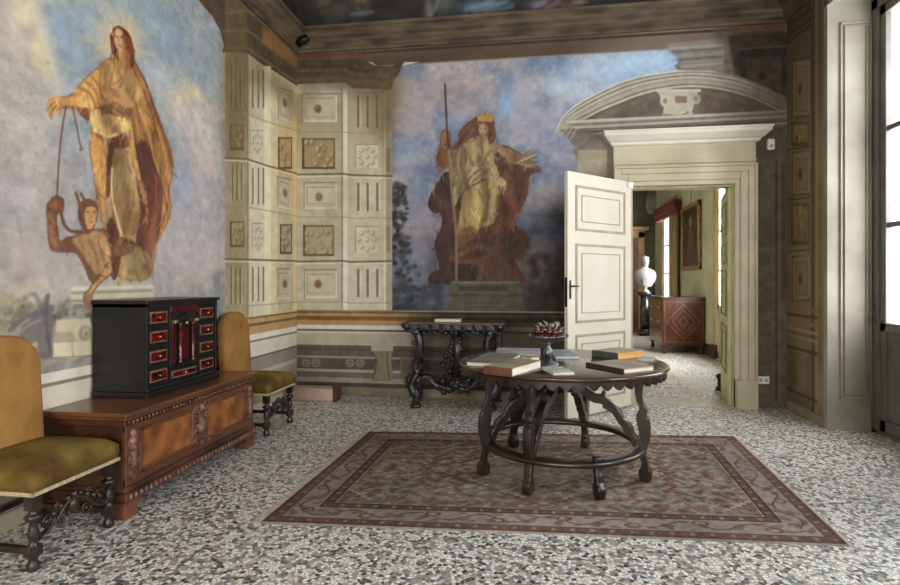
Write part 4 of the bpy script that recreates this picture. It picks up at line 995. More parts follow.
# ---- door surround: moulded architrave, frieze and cornice
def surround():
    root = bpy.data.objects.new('trim_4', None); COL.objects.link(root); root['kind'] = 'structure'; root.location = (0, YB, 0)
    aw = .215
    f = MB()
    steps = [(0, .05, .045), (.05, .13, .065), (.13, .19, .085), (.19, aw, .11)]
    for a, b, d in steps:
        f.bbox(DX0-b, DX0-a, -d, .0, 0, DZ+b).bbox(DX1+a, DX1+b, -d, .0, 0, DZ+b).bbox(DX0-a, DX1+a, -d, .0, DZ+a, DZ+b)
    f.bbox(DX0-aw, DX0-.0, -.118, 0, 0, .32).bbox(DX1, DX1+aw+.002, -.118, 0, 0, .32)
    f.build('architrave', M['cream2'], root)
    f = MB().bbox(DX0-aw, DX1+aw, -.05, 0, DZ+aw, 2.97); f.bbox(DX0-aw, DX1+aw, -.07, 0, 2.74, 2.775)
    f.build('frieze', M['cream2'], root)
    f = MB()
    pr = [(.05, 2.95), (.09, 2.965), (.10, 2.99), (.13, 3.00), (.17, 3.03), (.20, 3.05), (.20, 3.08), (.215, 3.09), (.215, 3.105), (0, 3.12)]
    x0, x1 = DX0-aw, DX1+aw; v = []; F = []; n = len(pr)
    for (x, y, dx, dy) in ((x0, 0, -1, 0), (x0, 0, -1, -1), (x1, 0, 1, -1), (x1, 0, 1, 0)):
        for d, z in pr: v.append((x+dx*(d-.05)*.75, (-d if dy else 0), z))
    for i in range(3):
        for k in range(n-1): F.append([i*n+k, i*n+k+1, (i+1)*n+k+1, (i+1)*n+k])
    f.add(v, F); f.build('cornice', M['cream'], root)
    f = MB().bbox(DX0, DX1, .02, .10, DZ-.02, DZ+.001).bbox(DX1-.008, DX1+.001, 0, .06, 0, DZ)
    f.build('door_lining', M['olive'], root)
surround()
# panelled leaves; local x from hinge to free edge
def leaf(name, loc, ang, wd, ht, m, mline, panels, thick=.045, flip=1):
    root = bpy.data.objects.new(name, None); COL.objects.link(root); root['kind'] = 'structure'
    root.location = loc; root.rotation_euler = (0, 0, ang)
    f = MB().bbox(0, wd, -thick/2, thick/2, .01, ht, .003)
    f.build('door_leaf', M[m], root)
    for (a, b, c, d) in panels:
        g = MB(); h = MB()
        for sd in (-1, 1):
            y = sd*thick/2
            for o_, w_, t_ in ((0, .026, .012), (.095, .010, .008)):
                x0, x1, z0, z1 = a+o_, b-o_, c+o_, d-o_
                ya, yb_ = (y-.001, y+t_) if sd > 0 else (y-t_, y+.001)
                for q_ in ((x0, x0+w_, z0, z1), (x1-w_, x1, z0, z1), (x0+w_, x1-w_, z0, z0+w_), (x0+w_, x1-w_, z1-w_, z1)):
                    g.bbox(q_[0], q_[1], ya, yb_, q_[2], q_[3], .003)
        g.build('panel_moulding', M[mline], root)
    return root
H_ = Vector((DX0-.045, YB-.11, 0)); fr_ = Vector((.44, 5.93, 0)); dv = fr_-H_
M['creamline'] = mat('shaded_cream_moulding', (184,174,148), (164,152,124), .5)
door = leaf('door_1', H_, math.atan2(dv.y, dv.x), 1.085, 2.53, 'cream', 'creamline', [(.12,.965,1.93,2.40),(.12,.965,.98,1.80),(.12,.965,.16,.86)])
hb = MB(); 
for sd in (-1, 1):
    y = sd*.0225
    hb.bbox(1.035, 1.062, min(y, y+sd*.006), max(y, y+sd*.006), 1.23, 1.42, .002).tube([(1.048, y, 1.36), (1.048, y+sd*.045, 1.36), (.97, y+sd*.05, 1.36)], [.010, .009, .007])
    hb.ball((1.048, y+sd*.006, 1.27), .009)
hb.build('door_handle', M['black'], door)
MB().bbox(1.083, 1.0875, -.016, .016, 1.15, 1.45, .001).build('lock_plate', M['black'], door)
MB().bbox(-.005, .075, .022, .05, 2.455, 2.525, .006).bbox(.08, .10, .022, .04, 2.48, 2.51, .004).build('door_sensor', M['whiteplastic'], door)
# far leaf of the doorway, folded into the next room
d0 = Vector((DX1-.022, YB+.06, 0)); d1 = Vector((2.385, 7.64, 0)); dv = d1-d0
leaf('door_2', d0, math.atan2(dv.y, dv.x), dv.length, 2.47, 'olive', 'oliveline', [(.14,.78,1.95,2.33),(.14,.78,1.62,1.86),(.14,.78,1.00,1.54),(.14,.78,.34,.90)])

# ================================================================ THE NEXT ROOM
R2X, R2Y = 3.25, 16.0
f = MB().box(-.6, R2X+.2, YB+.02, R2Y+.2, -.1, 0); S(f, 'floor_next', M['floor'])
f = MB().bbox(DX0-.35, DX1+.25, YB-.03, 7.05, -.01, .004, .001); S(f, 'trim_5', M['slab'])
f = MB().box(1.2, 2.35, 7.45, 7.6, 0, .003).box(2.05, 2.25, 7.6, 15, 0, .003).box(2.75, 2.95, 7.66, 10.9, 0, .003); S(f, 'trim_6', M['slab'])
S(MB().box(-.7, R2X+.4, YB+.3, R2Y+.2, 4.0, 4.1), 'ceiling_next', M['ceiling'])
S(MB().box(-.7, -.6, YB+.3, R2Y+.2, 0, 4.1), 'wall_far_left', M['room2'])
S(MB().box(-.7, R2X+.2, R2Y, R2Y+.1, 0, 4.1), 'wall_far_back', M['room2dark'])
f = MB(); e2 = [7.5, 9.25, 10.8, 13.55, 15.1, R2Y+.1]
for i in range(0, 6, 2): f.box(R2X, R2X+.05, e2[i], e2[i+1], 0, 4.1)
for a, b in ((9.25, 10.8), (13.55, 15.1)): f.box(R2X, R2X+.05, a, b, 3.35, 4.1)
S(f, 'wall_far_right', M['room2'])
f = MB()
for y in (9.25, 10.8, 13.55, 15.1):
    f.bbox(R2X-.03, R2X+.05, y-.06, y+.06, .0, 3.4)
f.box(R2X-.03, R2X, 9.2, 10.85, 3.33, 3.4).box(R2X-.03, R2X, 13.5, 15.15, 3.33, 3.4)
S(f, 'trim_7', M['pinkjamb'])
f = MB()
for a, b in ((7.7, 9.19), (10.86, 13.49), (15.16, R2Y)): f.bbox(R2X-.02, R2X, a, b, 0, .22)
f.bbox(R2X-.05, R2X+.0, 10.70, 10.90, 0, .26).bbox(-.6, R2X, R2Y-.02, R2Y, 0, .22)
S(f, 'baseboard_far', M['redbase'])
french_window(6, 9.25, 10.8, R2X+.03, 0, 3.35, 'cream2', .95, (1.6, 2.3)); french_window(7, 13.55, 15.1, R2X+.03, 0, 3.35, 'cream2', .95, (1.6, 2.3))
# brown doorway with a cornice on the far wall
f = MB()
xa, xb2 = on_Y(622, 281, R2Y).x, on_Y(638, 281, R2Y).x
f.bbox(xa-.2, xa, R2Y-.08, R2Y, 0, 2.75).bbox(xb2, xb2+.16, R2Y-.08, R2Y, 0, 2.75).bbox(xa-.2, xb2+.16, R2Y-.08, R2Y, 2.6, 2.8).bbox(xa-.28, xb2+.26, R2Y-.2, R2Y, 2.8, 2.9, .02)
S(f, 'trim_8', M['pinkjamb'])
d3 = leaf('door_3', (xa, R2Y-.04, 0), 0, xb2-xa, 2.6, 'brownwood', 'chestdark', [(.08,xb2-xa-.08,.2,1.2),(.08,xb2-xa-.08,1.3,2.5)])

# ================================================================ RUG
def build_rug():
    q = [Vector((-1.585, 3.06, 0)), Vector((1.655, 3.26, 0)), Vector((1.78, 5.40, 0)), Vector((-1.53, 5.06, 0))]
    Wd, Hd = 3.28, 2.08
    C = Canvas(lambda x, y: (x, y), 0, Wd, 0, Hd, .0062, (150, 138, 120))
    U, V = C.H, C.V
    d = np.minimum(np.minimum(U, Wd-U), np.minimum(V, Hd-V))
    cx, cy = U-Wd/2, V-Hd/2
    nz = C.noise(10, 2); nf = C.noise(40, 6, 3); na = C.noise(1.6, 9)
    def c3(c): return np.array(c, float)
    out = np.ones_like(C.C)*c3((158,148,124))
    # field: geometric vines and palmettes mirrored about both axes
    ax, ay = np.abs(cx), np.abs(cy)
    w1 = np.sin(ax*17+2.3*np.sin(ay*9))*np.sin(ay*19+2.0*np.sin(ax*8))
    w2 = np.sin(ax*31+1.7*np.sin(ay*23))*np.sin(ay*34-1.3*np.sin(ax*27))
    w3 = np.sin((ax+ay)*24)*np.sin((ax-ay)*22)
    def put(mask, c, a=1.0):
        nonlocal out
        k = mask[..., None]*a if mask.dtype != bool else mask[..., None].astype(float)*a
        out = out*(1-k)+c3(c)*k
    put(ss(w1, .34, .44), (150,92,76), .75); put(np.exp(-((w1-.36)/.06)**2), (84,64,58), .75); put(ss(-w1, .5, .6), (120,122,118), .7); put(np.exp(-((w1+.5)/.05)**2), (90,72,64), .6); put(ss(w2, .45, .62), (196,184,150), .8); put(ss(-w2, .5, .65), (96,70,60), .8)
    put(np.exp(-((np.abs(w1)-.18)/.05)**2), (82,60,52), .7); put(ss(w3, .70, .78), (132,72,60), .6); put(ss(-w3, .72, .8), (190,172,120), .6)
    # lobed central medallion and corner brackets drawn as stepped outlines
    st = np.floor(ax*26)/26*1.0+np.floor(ay*30)/30*1.35
    put(np.abs(st-.84) < .022, (96,66,58), .8); put(np.abs(st-.78) < .012, (196,188,158), .7); put(np.abs(st-.42) < .02, (100,72,62), .7); put(st < .36, (116,120,126), .4)
    e = np.floor((Wd/2-.30-ax)*26)/26+np.floor((Hd/2-.30-ay)*30)/30
    put(e < .26, (132,80,66), .45); put(np.abs(e-.28) < .014, (206,198,168), .75)
    # borders
    def band(a, b, c, al=1.0): put((d >= a) & (d < b), c, al)
    s_ = np.where(np.minimum(U, Wd-U) < np.minimum(V, Hd-V), V, U)          # run along the border
    band(0, .33, (142,122,112)); band(0, .012, (150,150,128)); band(.012, .030, (100,62,58)); band(.03, .085, (116,80,76)); band(.082, .092, (58,42,42)); band(.092, .098, (176,160,140))
    band(.250, .256, (176,160,140)); band(.254, .264, (58,42,42)); band(.263, .315, (108,68,66)); band(.313, .325, (54,40,40)); band(.325, .334, (190,178,148))
    mb = (d >= .098) & (d < .25)
    put(mb, (170,156,144)); t = d-.174
    put(mb & (np.abs(t-.045*np.sin(s_*16)) < .008), (112,74,66), .9)
    fl = (np.mod(s_, .3927)-.196)**2/.05**2+(t-.03*np.sign(np.sin(s_*8)))**2/.036**2
    put(mb & (fl < 1), (128,74,66), .9); put(mb & (fl < .35), (186,172,132), .9)
    fl2 = (np.mod(s_+.196, .3927)-.196)**2/.035**2+(t+.02)**2/.03**2
    put(mb & (fl2 < 1), (104,108,102), .8)
    put(mb & ((w2 > .5) & (np.abs(t) < .07)), (110,84,76), .6)
    for (a, b) in ((.03, .085), (.263, .315)):
        k = (d >= a) & (d < b); put(k & (np.abs(np.mod(s_, .11)-.055) < .012) & (np.abs(d-(a+b)/2) < .016), (182,150,120), .8)
    # worn, uneven dye
    out = out*(0.72+.34*na[..., None]+.1*nz[..., None])*.95 + ((nf-.5)*46)[..., None]
    wr_ = ss(C.noise(2.2, 77), .5, .7)[..., None]; out = out*(1-wr_*.22)+c3((150,142,124))*wr_*.22
    out = out*.84+c3((140,130,120))*.16
    lu = out.mean(2, keepdims=True); C.C[:] = (lu+(out-lu)*.72)*c3((1.0,.97,.97))
    m = paint_mat('rug_wool', .95, .5, 220, .1)
    def to3(h, v):
        a = h/Wd; b = v/Hd
        z = .010+.0*a
        x = (q[0].x*(1-a)+q[1].x*a)*(1-b)+(q[3].x*(1-a)+q[2].x*a)*b
        y = (q[0].y*(1-a)+q[1].y*a)*(1-b)+(q[3].y*(1-a)+q[2].y*a)*b
        ed = np.minimum(np.minimum(h, Wd-h), np.minimum(v, Hd-v))
        return (x, y, np.where(ed < .003, 0.0005, z))
    root = empty('oriental_rug', (0, 0, 0), 0, 'worn red, rose and beige oriental rug lying under the round table', 'rug')
    o = C.mesh('rug_pile', to3, m); o.parent = root
    fm = mat('rug_fringe', (206,192,176), (176,160,146), .95, scale=40)
    f = MB()
    for (A_, B_) in ((q[0], q[3]), (q[1], q[2])):
        f = MB()
        dr = (B_-A_); sgn = -1 if A_ is q[0] else 1; nrm = Vector((sgn, 0, 0)); n = 120 if sgn < 0 else 120
        for i in range(n):
            p0 = A_+dr*(i/n); p1 = A_+dr*((i+.82)/n); L_ = (.052 if sgn < 0 else .02)+random.uniform(-.006, .004)
            v = [p0+Vector((0,0,.001)), p1+Vector((0,0,.001)), p1+nrm*L_+Vector((0,0,.001)), p0+nrm*L_+Vector((0,0,.001)), p0+Vector((0,0,.008)), p1+Vector((0,0,.008)), p1+nrm*L_+Vector((0,0,.003)), p0+nrm*L_+Vector((0,0,.003))]
            f.add(v, [(0,3,2,1),(4,5,6,7),(0,1,5,4),(1,2,6,5),(2,3,7,6),(3,0,4,7)])
        f.build('fringe', fm, root)
build_rug()

# ================================================================ ROUND TABLE
TC = Vector((.192, 4.28, .0120)); TZ = .815; TR = .765
table = empty('round_table', TC, 0, 'large round dark walnut table with scalloped edge and scrolled legs on the rug', 'table')
zt = TZ-TC.z
MB().lathe([(0, zt-.034), (TR-.03, zt-.034), (TR-.012, zt-.028), (TR, zt-.016), (TR-.002, zt-.006), (TR-.012, zt), (0, zt)], 96).build('tabletop', M['tabletop'], table)
f = MB(); n = 360; ns = 54; ro, ri = TR-.022, TR-.045; v = []; F = []
for k in range(n):
    a = 2*PI*k/n; zb0 = zt-.036-.010-.040*abs(math.sin(a*ns/2))
    c_, s_ = math.cos(a), math.sin(a)
    v += [(ro*c_, ro*s_, zt-.033), (ro*c_, ro*s_, zb0), (ri*c_, ri*s_, zb0), (ri*c_, ri*s_, zt-.033)]
for k in range(n):
    o = 4*k; p_ = 4*((k+1) % n)
    for j in range(4): F.append([o+j, o+(j+1) % 4, p_+(j+1) % 4, p_+j])
f.add(v, F).build('scalloped_apron', M['darkwood'], table)
def closed2(pts, n=5): return [tuple(p) for p in cat(pts, n, True)]
# leg outline in (radial, z): bracket at the rim, narrow waist, big belly scroll, ankle, ball foot
LEG = [(.66,.765),(.66,.70),(.665,.66),(.655,.60),(.668,.54),(.70,.505),(.708,.475),(.70,.455),(.728,.43),(.742,.38),(.742,.32),(.73,.27),(.705,.235),(.69,.20),(.70,.165),(.712,.14),(.715,.10),(.74,.07),(.742,.035),(.725,.0),
       (.655,.0),(.635,.03),(.635,.07),(.655,.10),(.652,.135),(.63,.165),(.62,.20),(.628,.235),(.62,.26),(.632,.30),(.625,.35),(.61,.39),(.60,.43),(.605,.47),(.63,.50),(.625,.53),(.60,.56),(.585,.62),(.575,.68),(.565,.74),(.55,.765)]
# inner scroll brace, from the top near the centre down to the leg at the ring
FOOT = [(.69,.262),(.70,.24),(.69,.20),(.70,.165),(.712,.14),(.715,.10),(.74,.07),(.742,.035),(.725,.0),(.655,.0),(.635,.03),(.635,.07),(.655,.10),(.652,.135),(.63,.165),(.62,.20),(.615,.24),(.625,.262)]
BRC0 = [(.10,.765),(.20,.765),(.235,.72),(.27,.66),(.315,.60),(.365,.565),(.385,.585),(.41,.575),(.415,.55),(.45,.53),(.49,.50),(.52,.44),(.545,.41),(.575,.385),(.60,.35),(.615,.31),(.64,.27),
       (.63,.235),(.58,.225),(.55,.235),(.535,.27),(.515,.295),(.48,.32),(.455,.37),(.445,.42),(.42,.455),(.385,.47),(.35,.475),(.33,.50),(.29,.505),(.25,.54),(.20,.59),(.15,.66),(.11,.72)]
BRC = [(.04,.765),(.12,.765),(.15,.71),(.19,.65),(.24,.60),(.30,.575),(.345,.585),(.355,.61),(.375,.59),(.372,.56),(.42,.535),(.47,.50),(.505,.455),(.525,.42),(.56,.40),(.59,.365),(.60,.33),(.635,.29),
       (.625,.245),(.60,.235),(.585,.26),(.57,.30),(.545,.32),(.525,.335),(.515,.36),(.485,.385),(.46,.42),(.43,.455),(.385,.475),(.36,.485),(.35,.51),(.29,.515),(.235,.535),(.18,.575),(.13,.63),(.08,.70)]
for i, dg in enumerate((202, 247, 291, 341, 68, 128)):
    R_ = Matrix.Rotation(math.radians(dg), 4, 'Z') @ Matrix.Rotation(PI/2, 4, 'X')
    k = .88
    out_ = [(p[0]*k, p[1]*(zt-.034)/.765) for p in closed2([(.685+(x_-.685)*(.74 if .10 < z_ < .70 else .9), z_) for x_, z_ in (LEG if dg != 291 else FOOT)], 3)]
    f = MB().prism(out_, -.027, .027, R_, True)
    lg = f.build('leg', M['darkwood'], table, bevel=.004)
    if dg == 291: continue
    R2 = Matrix.Rotation(math.radians(dg), 4, 'Z') @ Matrix.Rotation(PI/2, 4, 'X')
    f = MB().prism([(p[0]*k, p[1]*(zt-.034)/.765) for p in closed2(BRC, 3)], -.030, .030, R2, True)
    f.build('scroll_brace', M['darkwood'], lg, bevel=.004)
f = MB(); v = []; F = []; n = 96
sec = [(.515,.20),(.52,.192),(.60,.192),(.612,.20),(.612,.222),(.60,.230),(.525,.230),(.515,.222)]
for k in range(n):
    a = 2*PI*k/n
    for r, z in sec: v.append((r*math.cos(a), r*math.sin(a), z))
m_ = len(sec)
for k in range(n):
    for j in range(m_): F.append([k*m_+j, k*m_+(j+1) % m_, ((k+1) % n)*m_+(j+1) % m_, ((k+1) % n)*m_+j])
f.add(v, F, True).build('ring_stretcher', M['darkwood'], table)
MB().lathe([(0,.66),(.16,.66),(.17,.69),(.17,.765),(0,.765)], 24).build('centre_block', M['darkwood'], table)

# ---- books: name, corner pixels on the table, size
def book(name, c, rz, w, d, h, cover, page, label, spine=None, z=TZ, kind='book', ajar=0):
    root = empty(name, (c[0], c[1], z), rz, label, kind)
    cm = mat(name+'_cover', cover, tuple(v*.8 for v in cover), .5, scale=7)
    t = .004
    f = MB().bbox(-w/2, w/2, -d/2, d/2, 0, t, .001).bbox(-w/2, w/2, -d/2, d/2, h-t, h, .001)
    f.build('cover', cm, root)
    if spine: MB().bbox(-w/2-.001, w/2+.001, -d/2-.003, -d/2+t, -.0, h+.0005, .0015).build('spine', mat(name+'_spine', spine, tuple(v*.8 for v in spine), .45, scale=9), root)
    MB().box(-w/2+.006, w/2-.006, -d/2+t, d/2-.006, t, h-t).build('page_block', M[page], root)
    return root
def bk(name, p0, p1, p2, h, cover, page, label, **k):
    # p0, p1 = ends of the near lower long edge (pixels), p2 = far end of the side starting at p1
    a, b, c = on_z(*p0, TZ), on_z(*p1, TZ), on_z(*p2, TZ)
    w = (b-a).length; rz = math.atan2(b.y-a.y, b.x-a.x); nrm = Vector((-math.sin(rz), math.cos(rz), 0)); d = abs((c-b).dot(nrm))
    ctr = (a+b)/2+nrm*d/2
    return book(name, ctr, rz, w, d, h, cover, page, label, **k)
bk('art_book', (466,366), (503,368), (519,357.5), .030, (138,134,110), 'page', 'large closed book with grey-green cover and white page edge, at the left rim')
b2 = bk('leather_book', (484,374), (512,377), (542,368), .052, (168,160,132), 'page', 'thick book with brown leather spine and pale cover, its white page edges facing right', spine=(112,70,50))
bk('white_box', (553,375.5), (575,375), (576,368.5), .018, (206,206,196), 'page', 'small flat white booklet lying near the front rim below the fruit bowl')
bk('paperback', (531,361), (540,360), (541,357), .024, (196,180,140), 'page', 'tan paperback between the big books and the foot of the fruit bowl')
bk('magazine', (494,355), (540,356), (545,350), .014, (176,182,184), 'page', 'pale grey magazine lying at the back rim left of the fruit bowl')
bk('blue_book', (555,359), (580,359), (584,352), .022, (150,164,180), 'page', 'pale blue-grey book lying just right of the fruit bowl')
bk('gilt_book', (592,356.5), (618,360), (641,356), .052, (176,168,140), 'gilt', 'thick book with grey-green spine and orange-gold page edges at the back right', spine=(86,92,84))
bk('catalogue', (586,366.5), (624,373.8), (655,370.5), .030, (164,150,136), 'page', 'large dark-spined picture book with pale cover at the right front of the table', spine=(66,50,48))
rp = on_z(618, 366, TZ)
bk('brochure', (636,361), (652,362), (658,358), .008, (196,196,190), 'page', 'thin pale brochure behind the large picture book near the right rim')
# ---- tazza with fruit
tp = on_z(548, 365, TZ)
taz = empty('fruit_stand', (tp.x, tp.y, TZ), 0, 'dark silver footed dish holding red fruit in the middle of the round table', 'fruit bowl')
MB().lathe([(.0,0),(.075,0),(.078,.008),(.07,.016),(.05,.022),(.03,.034),(.022,.05),(.0,.05)], 28).build('foot', M['silver'], taz)
MB().lathe([(.0,.045),(.022,.05),(.030,.07),(.034,.09),(.026,.115),(.016,.13),(.018,.15),(.024,.16),(0,.165)], 20).build('stem', M['silver'], taz)
f = MB().lathe([(0,.158),(.03,.160),(.08,.172),(.12,.190),(.138,.205),(.142,.212),(.136,.212),(.115,.198),(.07,.183),(0,.178)], 40)
for k in range(28):
    a = 2*PI*k/28; f.ball((.140*math.cos(a), .140*math.sin(a), .211), .007, 6, 4)
f.build('dish', M['silver'], taz)
fproto = MB().ball((0,0,0), 1, 12, 8).build('red_fruit', M['fruit'])
k = 0; first = True; placed = []
for lay, (R_, nn, z) in enumerate(((.105, 15, .208), (.062, 10, .214), (.03, 4, .222), (.085, 12, .240), (.045, 7, .255), (.015, 2, .270))):
    for j in range(nn):
        a = 2*PI*(j+.3*lay)/nn+random.uniform(-.1, .1); r = random.uniform(.0165, .0215)
        o = fproto if first else fproto.copy()
        if not first: COL.objects.link(o)
        first = False
        isred = math.cos(a) > -.35 or j % 2
        if not isred:
            pass
        o.location = (tp.x+R_*math.cos(a), tp.y+R_*math.sin(a), TZ+z+random.uniform(-.003, .003)); o.scale = (r, r, r*.92)
        tag(o, 'small round dark red fruit heaped in the footed dish', 'fruit', 'red fruit heaped in the footed dish')
def leafmesh(n_, m): 
    v = []; F = []
    for i in range(9):
        t = i/8; w = .5*math.sin(PI*min(t*.97+.03, 1))**.8; zz_ = .25*math.sin(t*PI)
        v += [(t, -w*.5, zz_+.08), (t, 0, zz_), (t, w*.5, zz_+.08)]
    for i in range(8):
        o = 3*i; F += [[o, o+1, o+4, o+3], [o+1, o+2, o+5, o+4]]
    mb = MB().add(v, F, True); o = mb.build(n_, m); s_ = o.modifiers.new('solid', 'SOLIDIFY'); s_.thickness = .02; return o
lp = leafmesh('dry_leaf', M['leaf']); first = True
for j in range(16):
    a = 2*PI*j/16+random.uniform(-.2, .2); R_ = random.uniform(.03, .10)
    o = lp if first else lp.copy()
    if not first: COL.objects.link(o)
    first = False
    s_ = random.uniform(.035, .055); o.scale = (s_, s_, s_)
    o.location = (tp.x+R_*math.cos(a), tp.y+R_*math.sin(a), TZ+(.238 if R_ > .07 else .268)); o.rotation_euler = (random.uniform(-.6,.6), random.uniform(-1.2,.1), a+random.uniform(-1,1))
    tag(o, 'pale dry leaf tucked among the red fruit in the dish', 'leaf', 'dry leaves among the fruit')

# ================================================================ UPHOLSTERED CHAIRS (front faces +x)
def make_chair():
    root = empty('upholstered_chair', (0, 0, 0))
    w, d = .56, .52                                     # y width, x depth (front at x = d)
    def pad(x0, x1, y0, y1, z0, z1, n=14, dome=.03, r=.035):
        f = MB(); v = []; F = []
        for i in range(n+1):
            for j in range(n+1):
                a, b = i/n, j/n
                # rounded top grid
                ex = min(a, 1-a)*2; ey = min(b, 1-b)*2
                def rr(e): 
                    e = min(e*4.5, 1); return math.sqrt(max(0, 1-(1-e)**2))
                z = z1-r*(1-rr(ex)*rr(ey))+dome*math.sin(PI*a)**.7*math.sin(PI*b)**.7
                v.append((x0+(x1-x0)*a, y0+(y1-y0)*b, z))
        for i in range(n):
            for j in range(n): F.append([i*(n+1)+j, (i+1)*(n+1)+j, (i+1)*(n+1)+j+1, i*(n+1)+j+1])
        per = [i*(n+1) for i in range(n)]+[n*(n+1)+j for j in range(n)]+[i*(n+1)+n for i in range(n, 0, -1)]+[j for j in range(n, 0, -1)]
        base = len(v)
        cxx, cyy = (x0+x1)/2, (y0+y1)/2
        for p in per: v.append((cxx+(v[p][0]-cxx)*1.012, cyy+(v[p][1]-cyy)*1.012, z0+(z1-z0)*.4))
        for p in per: v.append((v[p][0], v[p][1], z0))
        m_ = len(per)
        for k in range(m_):
            k2 = (k+1) % m_
            F.append([per[k], per[k2], base+k2, base+k]); F.append([base+k, base+k2, base+m_+k2, base+m_+k])
        F.append([base+m_+k for k in range(m_)])
        return f.add(v, F, True)
    pad(0.02, d, -w/2, w/2, .385, .505).build('seat', M['velvet'], root)
    f = MB(); e = .006
    for a in ((.015, d+e, -w/2-e, -w/2+.004), (.015, d+e, w/2-.004, w/2+e), (d-.004, d+e, -w/2-e, w/2+e)): f.box(a[0], a[1], a[2], a[3], .374, .393)
    f.build('braid_trim', M['fringe'], root)
    # back: arched and shouldered pad, slightly raked
    hw = w/2-.045
    out = [(-hw, .50), (-hw+.0, .96), (-hw+.02, 1.02), (-hw+.055, 1.045)]
    out += [(-(hw-.06)*math.cos(t), 1.045+.07*math.sin(t)) for t in np.linspace(.15, PI-.15, 13)]
    out += [(hw-.055, 1.045), (hw-.02, 1.02), (hw, .96), (hw, .50)]
    Mb = Matrix.Translation((.0, 0, 0)) @ Matrix.Shear('XY', 4, (0, 0)) 
    f = MB(); v = []; n = len(out)
    rake = lambda z: -.06*(z-.45)
    ins = [(x*.9, .5+(z-.5)*.965+.012) for x, z in out]
    for dx, o_ in ((-.03, out), (.028, out), (.052, ins)):
        for x, z in o_: v.append((.05+dx+rake(z), x, z))
    F = [list(range(n))[::-1], [2*n+i for i in range(n)]]
    for r in range(2):
        for i in range(n): F.append([r*n+i, r*n+(i+1) % n, (r+1)*n+(i+1) % n, (r+1)*n+i])
    f.add(v, F, False); b_ = f.build('backrest', M['velvet_back'], root, bevel=.012)
    for p_ in b_.data.polygons: p_.use_smooth = True
    for s_ in (-1, 1): MB().tube([(.045+rake(z), s_*(hw-.02), z) for z in (.38, .5, .7)], .02, 6).build('back_post', M['darkwood'], root)
    prof_t = [(.0,0),(.022,0),(.03,.012),(.03,.035),(.02,.05),(.022,.06),(.03,.075),(.03,.12),(.022,.13),(.016,.145),(.024,.165),(.028,.185),(.02,.21),(.016,.235),(.03,.25),(.04,.262),(.03,.275),(.018,.285),(.022,.30),(.026,.32),(.026,.385),(0,.385)]
    for x, y in ((d-.035, -w/2+.035), (d-.035, w/2-.035)):
        f = MB().lathe(prof_t, 14, Matrix.Translation((x, y, 0))); f.box(x-.026, x+.026, y-.026, y+.026, .30, .386).box(x-.028, x+.028, y-.028, y+.028, .075, .125); f.build('leg', M['darkwood'], root)
    for y in (-w/2+.035, w/2-.035):
        f = MB().box(.02, .062, y-.022, y+.022, 0, .386).lathe([(0,.14),(.02,.14),(.034,.17),(.022,.2),(.034,.25),(0,.28)], 12, Matrix.Translation((.041, y, 0))); f.build('leg', M['darkwood'], root)
    for y in (-w/2+.035, w/2-.035):
        MB().box(.05, d-.05, y-.014, y+.014, .085, .115).ball((d/2, y, .10), .03, 10, 6, None, (1.5, .8, .9)).build('side_stretcher', M['darkwood'], root)
    # carved front stretcher: pierced arched scrolls
    f = MB(); x = d-.035
    Ms = Matrix.Translation((x, 0, 0)) @ Matrix.Rotation(PI/2, 4, 'Z')
    for s_ in (-1, 1):
        f.tube([tuple(p) for p in cat([(s_*(w/2-.05), 0, .17), (s_*.19, 0, .155), (s_*.12, 0, .19), (s_*.06, 0, .25), (0, 0, .27)], 5)], .016, 8, Ms, .7)
        f.scroll((s_*.165, 0, .215), .042, 1.3, .012, Ms, s_); f.scroll((s_*.08, 0, .185), .036, 1.3, .011, Ms, -s_); f.scroll((s_*.10, 0, .265), .028, 1.1, .010, Ms, s_)
        f.scroll((s_*.21, 0, .155), .024, 1.1, .010, Ms, -s_, PI)
        for k_ in range(4): f.ball((s_*(.04+.045*k_), 0, .275-.022*k_), .016, 8, 5, Ms)
    f.ball((0, 0, .225), .034, 10, 6, Ms, (1, .6, 1.3)).ball((0, 0, .285), .02, 8, 5, Ms)
    f.build('carved_front_stretcher', M['darkwood'], root)
    MB().box(.028, .052, -w/2+.05, w/2-.05, .16, .19).build('rear_stretcher', M['darkwood'], root)
    return root
ch = make_chair()
tag(ch, 'olive velvet chair with gold arched back nearest the camera, cropped by the left edge', 'chair', 'pair of olive velvet chairs along the left wall')
ch.location = (-2.905, 2.64, 0); ch.rotation_euler = (0, 0, 0)
c2 = copy_tree(ch)
tag(c2, 'olive velvet chair with gold arched back beyond the far end of the wooden chest', 'chair')
c2.location = (-2.905, 5.04, 0)

# ================================================================ LONG CARVED CHEST
CX0, CX1, CY0, CY1 = -2.945, -2.40, 2.985, 4.50
chest = empty('carved_chest', ((CX0+CX1)/2, (CY0+CY1)/2, 0), 0, 'long low walnut chest with carved uprights and burr panels against the frescoed wall', 'chest')
hx, hy = (CX1-CX0)/2, (CY1-CY0)/2
f = MB().bbox(-hx-.0, hx+.035, -hy-.03, hy+.03, .605, .632, .006).bbox(-hx, hx+.02, -hy-.016, hy+.016, .585, .606, .005)
f.build('lid', M['chest'], chest)
f = MB().bbox(-hx, hx-.012, -hy+.0, hy, .10, .586, .003)
f.bbox(-hx, hx+.012, -hy-.01, hy+.01, .545, .586, .006); f.build('body', M['chestdark'], chest)
f = MB()
for y0, y1 in ((-hy, -hy+.13), (-.07, .07), (hy-.13, hy)): f.bbox(hx-.014, hx+.008, y0, y1, .19, .546, .004)
for z0, z1 in ((.19, .235), (.51, .546)): f.bbox(hx-.014, hx+.004, -hy, hy, z0, z1, .004)
f.build('front_frame', M['chest'], chest)
